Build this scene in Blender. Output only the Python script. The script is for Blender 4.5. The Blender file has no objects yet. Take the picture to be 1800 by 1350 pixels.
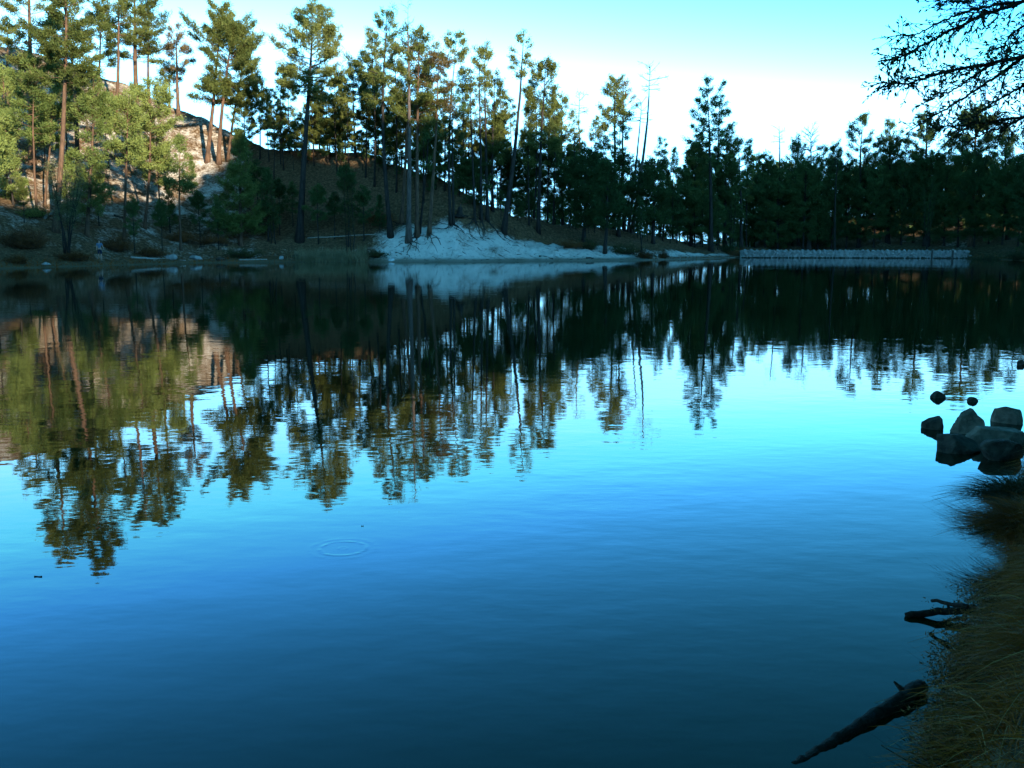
import bpy, math, random
import numpy as np
from mathutils import Vector

SC = bpy.context.scene
COL = SC.collection
R = math.radians
rng = np.random.default_rng(7)

# ------------------------------------------------------------------ camera, sky, sun, exposure
FPX, CX, CY = 1750.0, 900.0, 675.0          # focal length and centre in photograph pixels
CAM_H, PITCH = 2.2, R(8.16)
cam = bpy.data.cameras.new('camera')
cam.sensor_width = 36.0
cam.lens = 36.0 * FPX / 1800.0
cam.clip_start, cam.clip_end = 0.05, 6000
camo = bpy.data.objects.new('camera', cam)
COL.objects.link(camo)
camo.location = (0, 0, CAM_H)
camo.rotation_euler = (math.pi / 2 - PITCH, 0, 0)
SC.camera = camo

SUN_AZ, SUN_EL = R(150), R(13.5)
world = bpy.data.worlds.new('World')
SC.world = world
world.use_nodes = True
wn = world.node_tree
bg = wn.nodes['Background']
sky = wn.nodes.new('ShaderNodeTexSky')
sky.sky_type = 'NISHITA'
sky.sun_disc = False
sky.sun_elevation, sky.sun_rotation = SUN_EL, SUN_AZ
sky.altitude = 3000
sky.air_density, sky.dust_density, sky.ozone_density = 1.0, 1.0, 1.5
# the camera's strong contrast and cool balance, applied to the sky's own gradient channel by channel
sep, com = wn.nodes.new('ShaderNodeSeparateColor'), wn.nodes.new('ShaderNodeCombineColor')
wn.links.new(sky.outputs[0], sep.inputs[0])
for k, (top, power, scale) in enumerate([(2.5, 3.0, .28), (3.3, 2.4, .70), (4.6, 3.1, .165)]):
    lim = wn.nodes.new('ShaderNodeMath'); lim.operation = 'MINIMUM'; lim.inputs[1].default_value = top      # over-exposed near the horizon and the sun
    pw = wn.nodes.new('ShaderNodeMath'); pw.operation = 'POWER'; pw.inputs[1].default_value = power
    mu = wn.nodes.new('ShaderNodeMath'); mu.operation = 'MULTIPLY'; mu.inputs[1].default_value = scale
    wn.links.new(sep.outputs[k], lim.inputs[0]); wn.links.new(lim.outputs[0], pw.inputs[0])
    wn.links.new(pw.outputs[0], mu.inputs[0]); wn.links.new(mu.outputs[0], com.inputs[k])
wn.links.new(com.outputs[0], bg.inputs[0])
bg.inputs[1].default_value = 0.10
sun = bpy.data.lights.new('sun', 'SUN')
sun.energy, sun.angle, sun.color = 5.0, R(0.5), (1.0, 0.90, 0.68)
suno = bpy.data.objects.new('sun', sun)
COL.objects.link(suno)
SUN_V = Vector((math.sin(SUN_AZ) * math.cos(SUN_EL), math.cos(SUN_AZ) * math.cos(SUN_EL), math.sin(SUN_EL)))
suno.rotation_euler = SUN_V.to_track_quat('Z', 'Y').to_euler()
SC.view_settings.view_transform = 'Standard'
SC.view_settings.look = 'None'
SC.view_settings.gamma = 1.0
SC.view_settings.use_curve_mapping = False
SC.view_settings.exposure = 1.25
SC.render.engine = 'CYCLES'
SC.cycles.use_denoising = True
SC.cycles.max_bounces = 5
SC.cycles.caustics_reflective = False
SC.cycles.caustics_refractive = False
SC.cycles.sample_clamp_indirect = 6

# ------------------------------------------------------------------ picture geometry -> places
CP, SP = math.cos(PITCH), math.sin(PITCH)


def ray(u, v):
    xc, yc = (u - CX) / FPX, -(v - CY) / FPX
    return np.array([xc, CP + yc * SP, -SP + yc * CP])


def at_y(u, v, y):
    d = ray(u, v)
    return np.array([0, 0, CAM_H]) + d * (y / d[1])


def at_z(u, v, z=0.0):
    d = ray(u, v)
    return np.array([0, 0, CAM_H]) + d * ((z - CAM_H) / d[2])


# ------------------------------------------------------------------ terrain height
KU = np.array([-400, -200, 0, 100, 200, 350, 500, 650, 800, 930, 1060, 1150, 1230, 1295, 1300, 1690, 1720, 1800, 1900, 2000, 2600])
KS = np.array([64, 72, 80, 86, 92, 102, 106, 108, 107, 112, 114, 118, 127, 137, 137, 131, 127, 114, 104, 94, 66])
HU = np.array([-400, 0, 150, 290, 380, 440, 500, 600, 660, 700, 760, 830, 900, 1000, 1100, 1200, 1290, 1500, 1650, 1720, 1800, 1950])
HC = np.array([33, 28, 26, 21, 17.5, 15.2, 13.9, 13.2, 12.2, 11.2, 9.5, 7.0, 5.2, 4.1, 3.1, 2.1, 1.3, 1.0, 3.6, 4.2, 4.0, 6.0])
YU = np.array([-400, 0, 290, 440, 600, 760, 830, 900, 1000, 1100, 1290, 1500, 1650, 1800, 1950])
YC = np.array([120, 134, 138, 132, 127, 120.5, 119.5, 122, 127, 132, 146, 146, 150, 146, 140])


def far_u(x, y):
    return 900 + FPX * x / np.maximum(y, 20)


def smooth(t):
    t = np.clip(t, 0, 1)
    return t * t * (3 - 2 * t)


near_px = [(1835, 790), (1815, 830), (1800, 900), (1775, 990), (1735, 1090), (1698, 1200), (1650, 1350)]
NEAR = [tuple(at_z(u, v)[:2]) for u, v in near_px]
LAKE = [((u - 900) / FPX * y, y) for u, y in zip(KU, KS)] + [(47, 36), (26, 22), (11, 14)] + NEAR + \
       [(1.2, 2.4), (0.2, 1.7), (-3, 1.2), (-12, 0.5), (-40, 4), (-66, 25), (-62, 50)]
LAKE = np.array(LAKE)


def lake_sd(x, y):
    """signed distance to the shoreline, positive on land"""
    x = np.asarray(x, float); y = np.asarray(y, float)
    best = np.full(x.shape, 1e9)
    inside = np.zeros(x.shape, bool)
    n = len(LAKE)
    for i in range(n):
        ax, ay = LAKE[i]
        bx, by = LAKE[(i + 1) % n]
        dx, dy = bx - ax, by - ay
        t = np.clip(((x - ax) * dx + (y - ay) * dy) / (dx * dx + dy * dy + 1e-9), 0, 1)
        best = np.minimum(best, np.hypot(x - ax - t * dx, y - ay - t * dy))
        c = ((ay > y) != (by > y)) & (x < (bx - ax) * (y - ay) / (by - ay + 1e-12) + ax)
        inside ^= c
    return np.where(inside, -best, best)


def vnoise(x, y, s, seed=0):
    """cheap smooth value noise"""
    x = np.asarray(x) * s + seed * 17.3
    y = np.asarray(y) * s - seed * 9.1
    xi, yi = np.floor(x), np.floor(y)
    fx, fy = x - xi, y - yi
    fx, fy = fx * fx * (3 - 2 * fx), fy * fy * (3 - 2 * fy)

    def h(a, b):
        v = np.sin(a * 127.1 + b * 311.7 + seed * 74.7) * 43758.5453
        return v - np.floor(v)
    return (h(xi, yi) * (1 - fx) + h(xi + 1, yi) * fx) * (1 - fy) + (h(xi, yi + 1) * (1 - fx) + h(xi + 1, yi + 1) * fx) * fy - 0.5


DS = np.array([math.sin(SUN_AZ), math.cos(SUN_AZ)])
PS = np.array([math.cos(SUN_AZ), -math.sin(SUN_AZ)])
# the ridge is as high as the evening shade on the trees asks for (x, y, height of the shade's edge)
EDGE = [(-45, 95, 3.0), (-30, 100, 7.0), (-22, 110, 17.5), (-10, 112, 12.5), (0, 112, 13.0), (13, 125, 12.5), (26, 132, 22.0)]
RW = 62.0
_q = [x * PS[0] + y * PS[1] for x, y, z in EDGE]
_h = [z + (RW - x * DS[0] - y * DS[1]) * math.tan(SUN_EL) for x, y, z in EDGE]
RQ = np.array([_q[-1] - 110, _q[-1] - 60, _q[-1] - 20] + _q[::-1] + [_q[0] + 25, _q[0] + 60, 140, 260])
RH = np.array([4, 20, _h[-1]] + _h[::-1] + [_h[0], 40, 38, 22])


def terrain_z(x, y):
    x = np.asarray(x, float); y = np.asarray(y, float)
    sd = lake_sd(x, y)
    u = far_u(x, y)
    # far shore
    ys, yc, hc = np.interp(u, KU, KS), np.interp(u, YU, YC), np.interp(u, HU, HC)
    t = (y - ys) / (yc - ys)
    tc = np.clip(t, 0, 1)
    prom = smooth((u - 640) / 60) * (1 - smooth((u - 1010) / 120))
    s_hill = tc ** 1.3
    s_prom = np.interp(tc, [0, .12, .45, .55, .62, 1], [0, .045, .37, .41, .45, 1])
    z = hc * (s_hill * (1 - prom) + s_prom * prom)
    z = z + prom * smooth(tc / .1) * (1 - smooth((tc - .5) / .2)) * (vnoise(x, y * .18, 1.5, 6) * .34 + vnoise(x + y * .3, y * .3, 3.1, 10) * .14)
    back = smooth((t - 1) / 2.2)
    low = np.where(u < 830, -6.0, np.where(u < 1330, .8, hc + 5.0))
    low = np.where(u < 440, hc * 0.7, low)
    z = np.where(t > 1, hc + (low - hc) * back, z)
    z = z + np.clip(sd, 0, 3) / 3 * (vnoise(x, y, .35, 1) * .8 + vnoise(x, y, .9, 2) * .4 + vnoise(x, y, .12, 3) * .8)
    z = np.where(sd > 0, np.where((y < 150) & (t < 1.05), np.maximum(z, 0.05 + np.clip(sd, 0, 1) * .12), z), z)
    # near bank and the land round the lake
    zg = .55 * smooth(sd / .6) + .05 * np.clip(sd, 0, 60) + np.clip(sd, 0, 1) * (vnoise(x, y, 1.7, 4) * .34 + vnoise(x, y, .5, 5) * .2)
    w = smooth((y - 50) / 18) * (1 - smooth((u - 1950) / 300))
    z = z * w + zg * (1 - w)
    # unseen bare ridge sunward of the lake, shaped to cast the shade
    ww, q = x * DS[0] + y * DS[1], x * PS[0] + y * PS[1]
    rh = np.interp(q, RQ, RH) + vnoise(q, 0 * q, .12, 8) * 3 + vnoise(q, 0 * q, .33, 9) * 2.5
    cs = smooth(1 - np.abs(ww - RW) / 48)
    z = z + rh * cs * smooth(sd / 14) * (1 - smooth((y - 118) / 20) * (u < 1850))
    # lake bed
    z = np.where(sd < 0, -np.clip(-sd * .45, 0, 2.5) - .03, z)
    r = np.hypot(x, y)
    z = z * (1 - smooth((r - 350) / 500)) + (-12) * smooth((r - 350) / 500)
    return z


def tz(x, y):
    return float(terrain_z(np.array([x]), np.array([y]))[0])


def ground_at(u, v, y0=None):
    """the point of the far ground seen at photograph pixel (u, v)"""
    ys = np.arange(70, 200, .25) if y0 is None else np.array([y0])
    if y0 is not None:
        d = ray(u, 424)
        x = d[0] * y0 / d[1]
        return np.array([x, y0, tz(x, y0)])
    d = ray(u, v)
    xs, zs = d[0] * ys / d[1], CAM_H + d[2] * ys / d[1]
    hit = np.nonzero(terrain_z(xs, ys) >= zs)[0]
    hit = hit[ys[hit] > np.interp(u, KU, KS) - 1]
    i = hit[0] if len(hit) else len(ys) // 2
    return np.array([xs[i], ys[i], tz(xs[i], ys[i])])


# ------------------------------------------------------------------ mesh helpers
def mesh_from(name, V, F, mat, smooth_shade=False):
    """V (n,3); F list of int arrays (k,3) / (k,4)"""
    me = bpy.data.meshes.new(name)
    V = np.asarray(V, dtype=np.float32)
    F = [np.asarray(f, dtype=np.int32) for f in F if len(f)]
    nl = sum(f.size for f in F)
    npoly = sum(len(f) for f in F)
    me.vertices.add(len(V))
    me.vertices.foreach_set('co', V.ravel())
    me.loops.add(nl)
    me.loops.foreach_set('vertex_index', np.concatenate([f.ravel() for f in F]))
    me.polygons.add(npoly)
    tot = np.concatenate([np.full(len(f), f.shape[1], np.int32) for f in F])
    st = np.concatenate([[0], np.cumsum(tot)[:-1]]).astype(np.int32)
    me.polygons.foreach_set('loop_start', st)
    me.polygons.foreach_set('loop_total', tot)
    if smooth_shade:
        me.polygons.foreach_set('use_smooth', np.ones(npoly, bool))
    me.update(calc_edges=True)
    if mat:
        me.materials.append(mat)
    return me


class MB:
    """collects vertices and faces"""
    def __init__(self):
        self.v, self.t, self.q, self.n = [], [], [], 0

    def add(self, V, tris=None, quads=None):
        V = np.asarray(V, float).reshape(-1, 3)
        if tris is not None and len(tris):
            self.t.append(np.asarray(tris, np.int64) + self.n)
        if quads is not None and len(quads):
            self.q.append(np.asarray(quads, np.int64) + self.n)
        self.v.append(V)
        self.n += len(V)

    def mesh(self, name, mat, sm=False):
        F = []
        if self.t: F.append(np.concatenate(self.t))
        if self.q: F.append(np.concatenate(self.q))
        return mesh_from(name, np.concatenate(self.v), F, mat, sm)

    def tube(self, P, rad, sides=7, cap=True, flute=0.0):
        P = np.asarray(P, float)
        n = len(P)
        rad = np.broadcast_to(np.asarray(rad, float), (n,))
        T = np.gradient(P, axis=0)
        T /= np.linalg.norm(T, axis=1)[:, None] + 1e-9
        ref = np.array([0, 0, 1.0]) if abs(T[:, 2]).mean() < .8 else np.array([1.0, 0, 0])
        A = np.cross(T, ref); A /= np.linalg.norm(A, axis=1)[:, None] + 1e-9
        B = np.cross(T, A)
        th = np.arange(sides) / sides * 2 * np.pi
        rr = rad[:, None] * (1 + flute * (rng.random((n, sides)) - .5))
        V = P[:, None] + (A[:, None] * np.cos(th)[None, :, None] + B[:, None] * np.sin(th)[None, :, None]) * rr[..., None]
        i, j = np.meshgrid(np.arange(n - 1), np.arange(sides), indexing='ij')
        a = i * sides + j
        b = i * sides + (j + 1) % sides
        quads = np.stack([a, b, b + sides, a + sides], -1).reshape(-1, 4)
        V = V.reshape(-1, 3)
        tris = []
        if cap:
            V = np.concatenate([V, P[:1], P[-1:]])
            c0, c1 = n * sides, n * sides + 1
            for k in range(sides):
                tris.append((c0, (k + 1) % sides, k))
                tris.append((c1, (n - 1) * sides + k, (n - 1) * sides + (k + 1) % sides))
        self.add(V, tris, quads)

    def sticks(self, P0, P1, r0, r1, sides=3):
        """many straight tapered sticks at once"""
        P0, P1 = np.asarray(P0, float), np.asarray(P1, float)
        n = len(P0)
        if not n: return
        r0 = np.broadcast_to(np.asarray(r0, float), (n,)); r1 = np.broadcast_to(np.asarray(r1, float), (n,))
        T = P1 - P0
        T = T / (np.linalg.norm(T, axis=1)[:, None] + 1e-9)
        ref = np.where(np.abs(T[:, 2:3]) < .9, np.array([[0, 0, 1.0]]), np.array([[1.0, 0, 0]]))
        A = np.cross(T, ref); A /= np.linalg.norm(A, axis=1)[:, None] + 1e-9
        B = np.cross(T, A)
        th = np.arange(sides) / sides * 2 * np.pi
        dirs = A[:, None] * np.cos(th)[None, :, None] + B[:, None] * np.sin(th)[None, :, None]
        V = np.concatenate([P0[:, None] + dirs * r0[:, None, None], P1[:, None] + dirs * r1[:, None, None]], 1)
        k = np.arange(sides)
        q = np.stack([k, (k + 1) % sides, (k + 1) % sides + sides, k + sides], -1)
        Q = (np.arange(n)[:, None, None] * 2 * sides + q[None]).reshape(-1, 4)
        self.add(V.reshape(-1, 3), None, Q)

    def needles(self, P, D, k, ln, wd, spread=1.0):
        """k thin blades at each tuft point P, fanning round direction D"""
        n = len(P)
        if not n: return
        P = np.repeat(P, k, 0); D = np.repeat(D, k, 0)
        d = D * .75 + rng.normal(size=(n * k, 3)) * .55 * spread
        d /= np.linalg.norm(d, axis=1)[:, None] + 1e-9
        s = np.cross(d, rng.normal(size=(n * k, 3)))
        s /= np.linalg.norm(s, axis=1)[:, None] + 1e-9
        L = ln * rng.uniform(.6, 1.15, (n * k, 1))
        root = P + rng.normal(size=(n * k, 3)) * ln * .36
        mid = root + d * L * .25
        tip = root + d * L
        V = np.stack([mid - s * wd * .5, tip, mid + s * wd * .5], 1).reshape(-1, 3)
        f = np.arange(n * k)[:, None] * 3
        self.add(V, f + np.array([[0, 1, 2]]))


def put(name, me, parent=None, loc=None, **props):
    o = bpy.data.objects.new(name, me)
    COL.objects.link(o)
    if parent: o.parent = parent
    if loc is not None: o.location = [float(c) for c in loc]
    for k, v in props.items():
        if v: o[k] = v
    return o


def empty(name, loc, label, category, group=None):
    o = bpy.data.objects.new(name, None)
    COL.objects.link(o)
    o.location = [float(c) for c in loc]
    o.empty_display_size = .2
    o['label'], o['category'] = label, category
    if group: o['group'] = group
    return o


def copy_tree(src, loc, rz, sc, label, group):
    o = src.copy()
    COL.objects.link(o)
    o.location = [float(c) for c in loc]
    o.rotation_euler = (0, 0, rz)
    o.scale = sc
    o['label'], o['group'] = label, group
    for ch in src.children:
        c = ch.copy()
        COL.objects.link(c)
        c.parent = o
    return o


# ------------------------------------------------------------------ materials
def new_mat(name):
    m = bpy.data.materials.new(name)
    m.use_nodes = True
    nt = m.node_tree
    return m, nt, nt.nodes['Principled BSDF'], nt.nodes['Material Output']


def nd(nt, t, **kw):
    n = nt.nodes.new(t)
    for k, v in kw.items():
        setattr(n, k, v)
    return n


def noise_tex(nt, scale, detail=4, rough=.55, coord='Object', vscale=None):
    tc = nd(nt, 'ShaderNodeTexCoord')
    n = nd(nt, 'ShaderNodeTexNoise')
    n.inputs['Scale'].default_value, n.inputs['Detail'].default_value, n.inputs['Roughness'].default_value = scale, detail, rough
    if vscale:
        mp = nd(nt, 'ShaderNodeMapping')
        mp.inputs['Scale'].default_value = vscale
        nt.links.new(tc.outputs[coord], mp.inputs[0]); nt.links.new(mp.outputs[0], n.inputs['Vector'])
    else:
        nt.links.new(tc.outputs[coord], n.inputs['Vector'])
    return n


def ramp(nt, src, stops):
    r = nd(nt, 'ShaderNodeValToRGB')
    e = r.color_ramp.elements
    while len(e) < len(stops): e.new(.5)
    for el, (p, c) in zip(e, stops):
        el.position = p; el.color = (*c, 1)
    nt.links.new(src, r.inputs[0])
    return r


def bump(nt, bsdf, src, strength, dist):
    b = nd(nt, 'ShaderNodeBump')
    b.inputs['Strength'].default_value, b.inputs['Distance'].default_value = strength, dist
    nt.links.new(src, b.inputs['Height']); nt.links.new(b.outputs[0], bsdf.inputs['Normal'])
    return b


def simple_mat(name, c0, c1, scale=3, rough=.9, vscale=None, bd=.02, bs=.6, detail=5, spec=.2):
    m, nt, b, _ = new_mat(name)
    n = noise_tex(nt, scale, detail, .6, 'Object', vscale)
    r = ramp(nt, n.outputs[0], [(.3, c0), (.7, c1)])
    nt.links.new(r.outputs[0], b.inputs['Base Color'])
    b.inputs['Roughness'].default_value = rough
    b.inputs['Specular IOR Level'].default_value = spec
    if bd: bump(nt, b, n.outputs[0], bs, bd)
    return m


def leaf_mat(name, c0, c1, trans=.25):
    m, nt, b, out = new_mat(name)
    n = noise_tex(nt, .9, 3, .7)
    oi = nd(nt, 'ShaderNodeObjectInfo')
    ad = nd(nt, 'ShaderNodeMath', operation='MULTIPLY_ADD')
    ad.inputs[1].default_value, ad.inputs[2].default_value = .3, -.15
    nt.links.new(oi.outputs['Random'], ad.inputs[0])
    a2 = nd(nt, 'ShaderNodeMath', operation='ADD')
    nt.links.new(n.outputs[0], a2.inputs[0]); nt.links.new(ad.outputs[0], a2.inputs[1])
    r = ramp(nt, a2.outputs[0], [(.3, c0), (.72, c1)])
    nt.links.new(r.outputs[0], b.inputs['Base Color'])
    b.inputs['Roughness'].default_value = .65
    b.inputs['Specular IOR Level'].default_value = .15
    tr = nd(nt, 'ShaderNodeBsdfTranslucent')
    nt.links.new(r.outputs[0], tr.inputs[0])
    mx = nd(nt, 'ShaderNodeMixShader')
    mx.inputs[0].default_value = trans
    nt.links.new(b.outputs[0], mx.inputs[1]); nt.links.new(tr.outputs[0], mx.inputs[2])
    nt.links.new(mx.outputs[0], out.inputs[0])
    return m


M = {}
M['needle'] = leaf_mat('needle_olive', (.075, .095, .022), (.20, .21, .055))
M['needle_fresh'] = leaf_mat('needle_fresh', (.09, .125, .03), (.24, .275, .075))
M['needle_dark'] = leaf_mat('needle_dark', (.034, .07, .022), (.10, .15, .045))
M['needle_dry'] = leaf_mat('needle_dry', (.10, .075, .03), (.20, .14, .06))
M['leaf'] = leaf_mat('oak_leaf', (.03, .045, .015), (.07, .085, .03))
M['willow'] = leaf_mat('willow_leaf', (.10, .11, .05), (.20, .20, .09))
M['bark'] = simple_mat('pine_bark', (.04, .025, .018), (.18, .10, .06), 3.2, .95, (1.5, 1.5, .35), .04)
M['bark_grey'] = simple_mat('grey_bark', (.014, .011, .009), (.055, .044, .036), 4, .95, (1.5, 1.5, .3), .03)
M['dead_wood'] = simple_mat('dead_wood', (.05, .038, .033), (.16, .12, .10), 4, .9, (1.5, 1.5, .3), .02)
M['wet_log'] = simple_mat('wet_log_bark', (.006, .005, .004), (.045, .032, .022), 34, .8, (1, 1, 1), .02, 1, 8, .15)
M['drift'] = simple_mat('bleached_log', (.20, .18, .15), (.42, .39, .34), 8, .85, (1, 1, 1), .01)
M['rock'] = simple_mat('granite_rock', (.02, .015, .011), (.12, .095, .07), 7, .9, None, .07, 1.0, 10)
M['rock_pale'] = simple_mat('pale_granite_rock', (.10, .08, .06), (.30, .24, .18), 6, .9, None, .06, 1.0, 10)
M['white_rock'] = simple_mat('white_rock', (.5, .5, .5), (.75, .75, .74), 4, .8, None, .02)
M['stone'] = simple_mat('dam_stone', (.20, .19, .175), (.44, .42, .39), 2.4, .85, None, .02, .5, 9)
M['dry_grass'] = leaf_mat('dry_grass', (.10, .024, .003), (.42, .13, .016), .2)
M['straw'] = leaf_mat('pale_straw', (.30, .16, .05), (.55, .32, .12), .2)
M['reed'] = leaf_mat('reed_straw', (.20, .17, .09), (.42, .35, .2), .2)
M['brush'] = leaf_mat('red_brush', (.09, .035, .012), (.24, .10, .03), .15)
M['sedge'] = leaf_mat('sedge_green', (.03, .035, .012), (.09, .08, .025), .2)
M['skin'] = simple_mat('skin', (.42, .24, .17), (.5, .3, .22), 6, .6, None, 0)
M['shirt'] = simple_mat('blue_shirt', (.10, .15, .22), (.16, .22, .30), 20, .9, None, .004)
M['shorts'] = simple_mat('navy_shorts', (.012, .018, .04), (.02, .03, .06), 20, .9, None, .004)
M['hair'] = simple_mat('dark_hair', (.01, .008, .006), (.03, .02, .015), 30, .6, None, 0)
M['post'] = simple_mat('post_wood', (.05, .045, .04), (.12, .10, .09), 8, .9, (1, 1, .2), .01)

# ground: pale granite sand, brown needle litter, damp strip
m, nt, b, _ = new_mat('ground')
at = nd(nt, 'ShaderNodeAttribute', attribute_name='sand')
n1 = noise_tex(nt, .45, 7, .65)
n2 = noise_tex(nt, 3.5, 6, .7)
n3 = noise_tex(nt, 22, 3, .6)
ma = nd(nt, 'ShaderNodeMath', operation='MULTIPLY_ADD'); ma.inputs[1].default_value = 1.5; ma.inputs[2].default_value = -.75
nt.links.new(n1.outputs[0], ma.inputs[0])
mb_ = nd(nt, 'ShaderNodeMath', operation='MULTIPLY_ADD'); mb_.inputs[1].default_value = .9; mb_.inputs[2].default_value = -.45
nt.links.new(n2.outputs[0], mb_.inputs[0])
s1 = nd(nt, 'ShaderNodeMath', operation='ADD'); nt.links.new(ma.outputs[0], s1.inputs[0]); nt.links.new(mb_.outputs[0], s1.inputs[1])
s2 = nd(nt, 'ShaderNodeMath', operation='ADD'); nt.links.new(s1.outputs[0], s2.inputs[0]); nt.links.new(at.outputs['Fac'], s2.inputs[1])
mr = nd(nt, 'ShaderNodeMapRange', interpolation_type='SMOOTHSTEP')
mr.inputs[1].default_value, mr.inputs[2].default_value = .25, .92
nt.links.new(s2.outputs[0], mr.inputs[0])
litter = ramp(nt, n2.outputs[0], [(.3, (.045, .026, .013)), (.5, (.125, .072, .036)), (.7, (.24, .155, .085))])
sandc = ramp(nt, n3.outputs[0], [(.25, (.64, .57, .49)), (.75, (.80, .73, .66))])
mix = nd(nt, 'ShaderNodeMixRGB'); nt.links.new(mr.outputs[0], mix.inputs[0]); nt.links.new(litter.outputs[0], mix.inputs[1]); nt.links.new(sandc.outputs[0], mix.inputs[2])
wt = nd(nt, 'ShaderNodeAttribute', attribute_name='damp')
mix2 = nd(nt, 'ShaderNodeMixRGB'); nt.links.new(wt.outputs['Fac'], mix2.inputs[0]); nt.links.new(mix.outputs[0], mix2.inputs[1])
mix2.inputs[2].default_value = (.15, .12, .075, 1)
nt.links.new(mix2.outputs[0], b.inputs['Base Color'])
b.inputs['Roughness'].default_value = .95; b.inputs['Specular IOR Level'].default_value = .1
bump(nt, b, n2.outputs[0], .8, .15)
M['ground'] = m

# water: dark pond with faint ripples and one ring
m, nt, b, _ = new_mat('pond_water')
b.inputs['Base Color'].default_value = (.011, .016, .006, 1)
b.inputs['Roughness'].default_value = .012
b.inputs['IOR'].default_value = 1.333
na = noise_tex(nt, 1.1, 2, .5, 'Object', (1, 1.35, 1))
nb = noise_tex(nt, 4.2, 2, .5, 'Object', (.8, 1.5, 1))
nc = noise_tex(nt, .16, 2, .5)


def mth(op, a, b_=None, c=None):
    n = nd(nt, 'ShaderNodeMath', operation=op)
    for i, x in enumerate((a, b_, c)):
        if x is None: continue
        if isinstance(x, (int, float)): n.inputs[i].default_value = x
        else: nt.links.new(x, n.inputs[i])
    return n.outputs[0]


calm = ramp(nt, nc.outputs[0], [(.35, (.35, .35, .35)), (.65, (1, 1, 1))])
hA = mth('MULTIPLY', na.outputs[0], .0034)
hB = mth('MULTIPLY', nb.outputs[0], .0011)
hs = mth('MULTIPLY', mth('ADD', hA, hB), calm.outputs[0])
RING = at_z(603, 964)
geo = nd(nt, 'ShaderNodeNewGeometry')
dist = nd(nt, 'ShaderNodeVectorMath', operation='DISTANCE')
dist.inputs[1].default_value = RING
nt.links.new(geo.outputs['Position'], dist.inputs[0])
d_ = dist.outputs['Value']
g1 = mth('SUBTRACT', d_, .165)
ring = mth('MULTIPLY', mth('EXPONENT', mth('MULTIPLY', mth('MULTIPLY', g1, g1), -2600)), .0006)
g2 = mth('SUBTRACT', d_, .235)
ring2 = mth('MULTIPLY', mth('EXPONENT', mth('MULTIPLY', mth('MULTIPLY', g2, g2), -1400)), .00025)
g3 = mth('SUBTRACT', d_, .03)
ring3 = mth('MULTIPLY', mth('EXPONENT', mth('MULTIPLY', mth('MULTIPLY', g3, g3), -6000)), .0002)
uneven = ramp(nt, noise_tex(nt, 9, 2, .5).outputs[0], [(.35, (.2, .2, .2)), (.65, (1, 1, 1))])
hs = mth('ADD', hs, mth('MULTIPLY', mth('ADD', ring, mth('ADD', ring2, ring3)), uneven.outputs[0]))
bp = bump(nt, b, hs, 1.0, 1.0)
M['water'] = m

# ------------------------------------------------------------------ terrain and water
def axis(parts):
    out = [parts[0][0]]
    for a, b_, s in parts:
        k = max(1, int(round((b_ - a) / s)))
        out += list(np.linspace(a, b_, k + 1)[1:])
    return np.array(out)


gx = axis([(-3000, -400, 325), (-400, -120, 14), (-120, -62, 2.5), (-62, 0, .5), (0, 7, .14), (7, 72, .5), (72, 160, 2.2), (160, 400, 12), (400, 3000, 325)])
gy = axis([(-3000, -400, 325), (-400, -100, 15), (-100, 0, 5), (0, 14, .16), (14, 70, 1.2), (70, 154, .42), (154, 240, 3), (240, 400, 12), (400, 3000, 325)])
GX, GY = np.meshgrid(gx, gy)
GZ = terrain_z(GX, GY)
V = np.stack([GX, GY, GZ], -1).reshape(-1, 3)
nx, ny = len(gx), len(gy)
ii, jj = np.meshgrid(np.arange(ny - 1), np.arange(nx - 1), indexing='ij')
a = ii * nx + jj
F = np.stack([a, a + 1, a + nx + 1, a + nx], -1).reshape(-1, 4)
me = mesh_from('ground', V, [F], M['ground'], True)
U = far_u(GX, GY)
SD = lake_sd(GX, GY)
T = (GY - np.interp(U, KU, KS)) / (np.interp(U, YU, YC) - np.interp(U, KU, KS))
sand = np.interp(U, [-200, 0, 200, 430, 470, 640, 690, 1000, 1100, 1290, 1320, 1640, 1670, 1700, 1740], [.40, .40, .43, .46, .1, .03, .80, .84, .74, .78, .05, .1, .35, .2, .0])
topcut = np.interp(U, [-200, 430, 470, 640, 690, 770, 800, 1000, 1100, 1290, 1320], [0, 0, .1, .5, 1.3, .9, .9, 1.2, 1.0, .6, 0])
sand = sand - topcut * smooth((T - np.interp(U, [690, 750, 790, 830, 900, 1000, 1300], [.26, .45, .58, .58, .55, .36, .36])) / .25)
shoreband = smooth(1 - np.abs(T - .1) / .16) * ((U > 180) & (U < 640))
sand = sand + shoreband * .1 - .30 * smooth(1 - T / .42) * (U < 440)
sand = np.where(GY < 55, .0, sand)
damp = (1 - smooth((GZ - .12) / .35)) * (SD > -.5) * .8 * (GY > 50)
for nm, arr in (('sand', sand), ('damp', damp)):
    at_ = me.attributes.new(nm, 'FLOAT', 'POINT')
    at_.data.foreach_set('value', arr.astype(np.float32).ravel())
put('ground', me, kind='structure')

wx = axis([(-70, 80, 5)]); wy = axis([(-4, 143, 5)])
WX, WY = np.meshgrid(wx, wy)
V = np.stack([WX, WY, 0 * WX], -1).reshape(-1, 3)
nx, ny = len(wx), len(wy)
ii, jj = np.meshgrid(np.arange(ny - 1), np.arange(nx - 1), indexing='ij')
a = ii * nx + jj
put('water', mesh_from('water', V, [np.stack([a, a + 1, a + nx + 1, a + nx], -1).reshape(-1, 4)], M['water'], True), kind='structure')

# ------------------------------------------------------------------ pines
def unit(v):
    return v / (np.linalg.norm(v, axis=-1, keepdims=True) + 1e-9)


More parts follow.
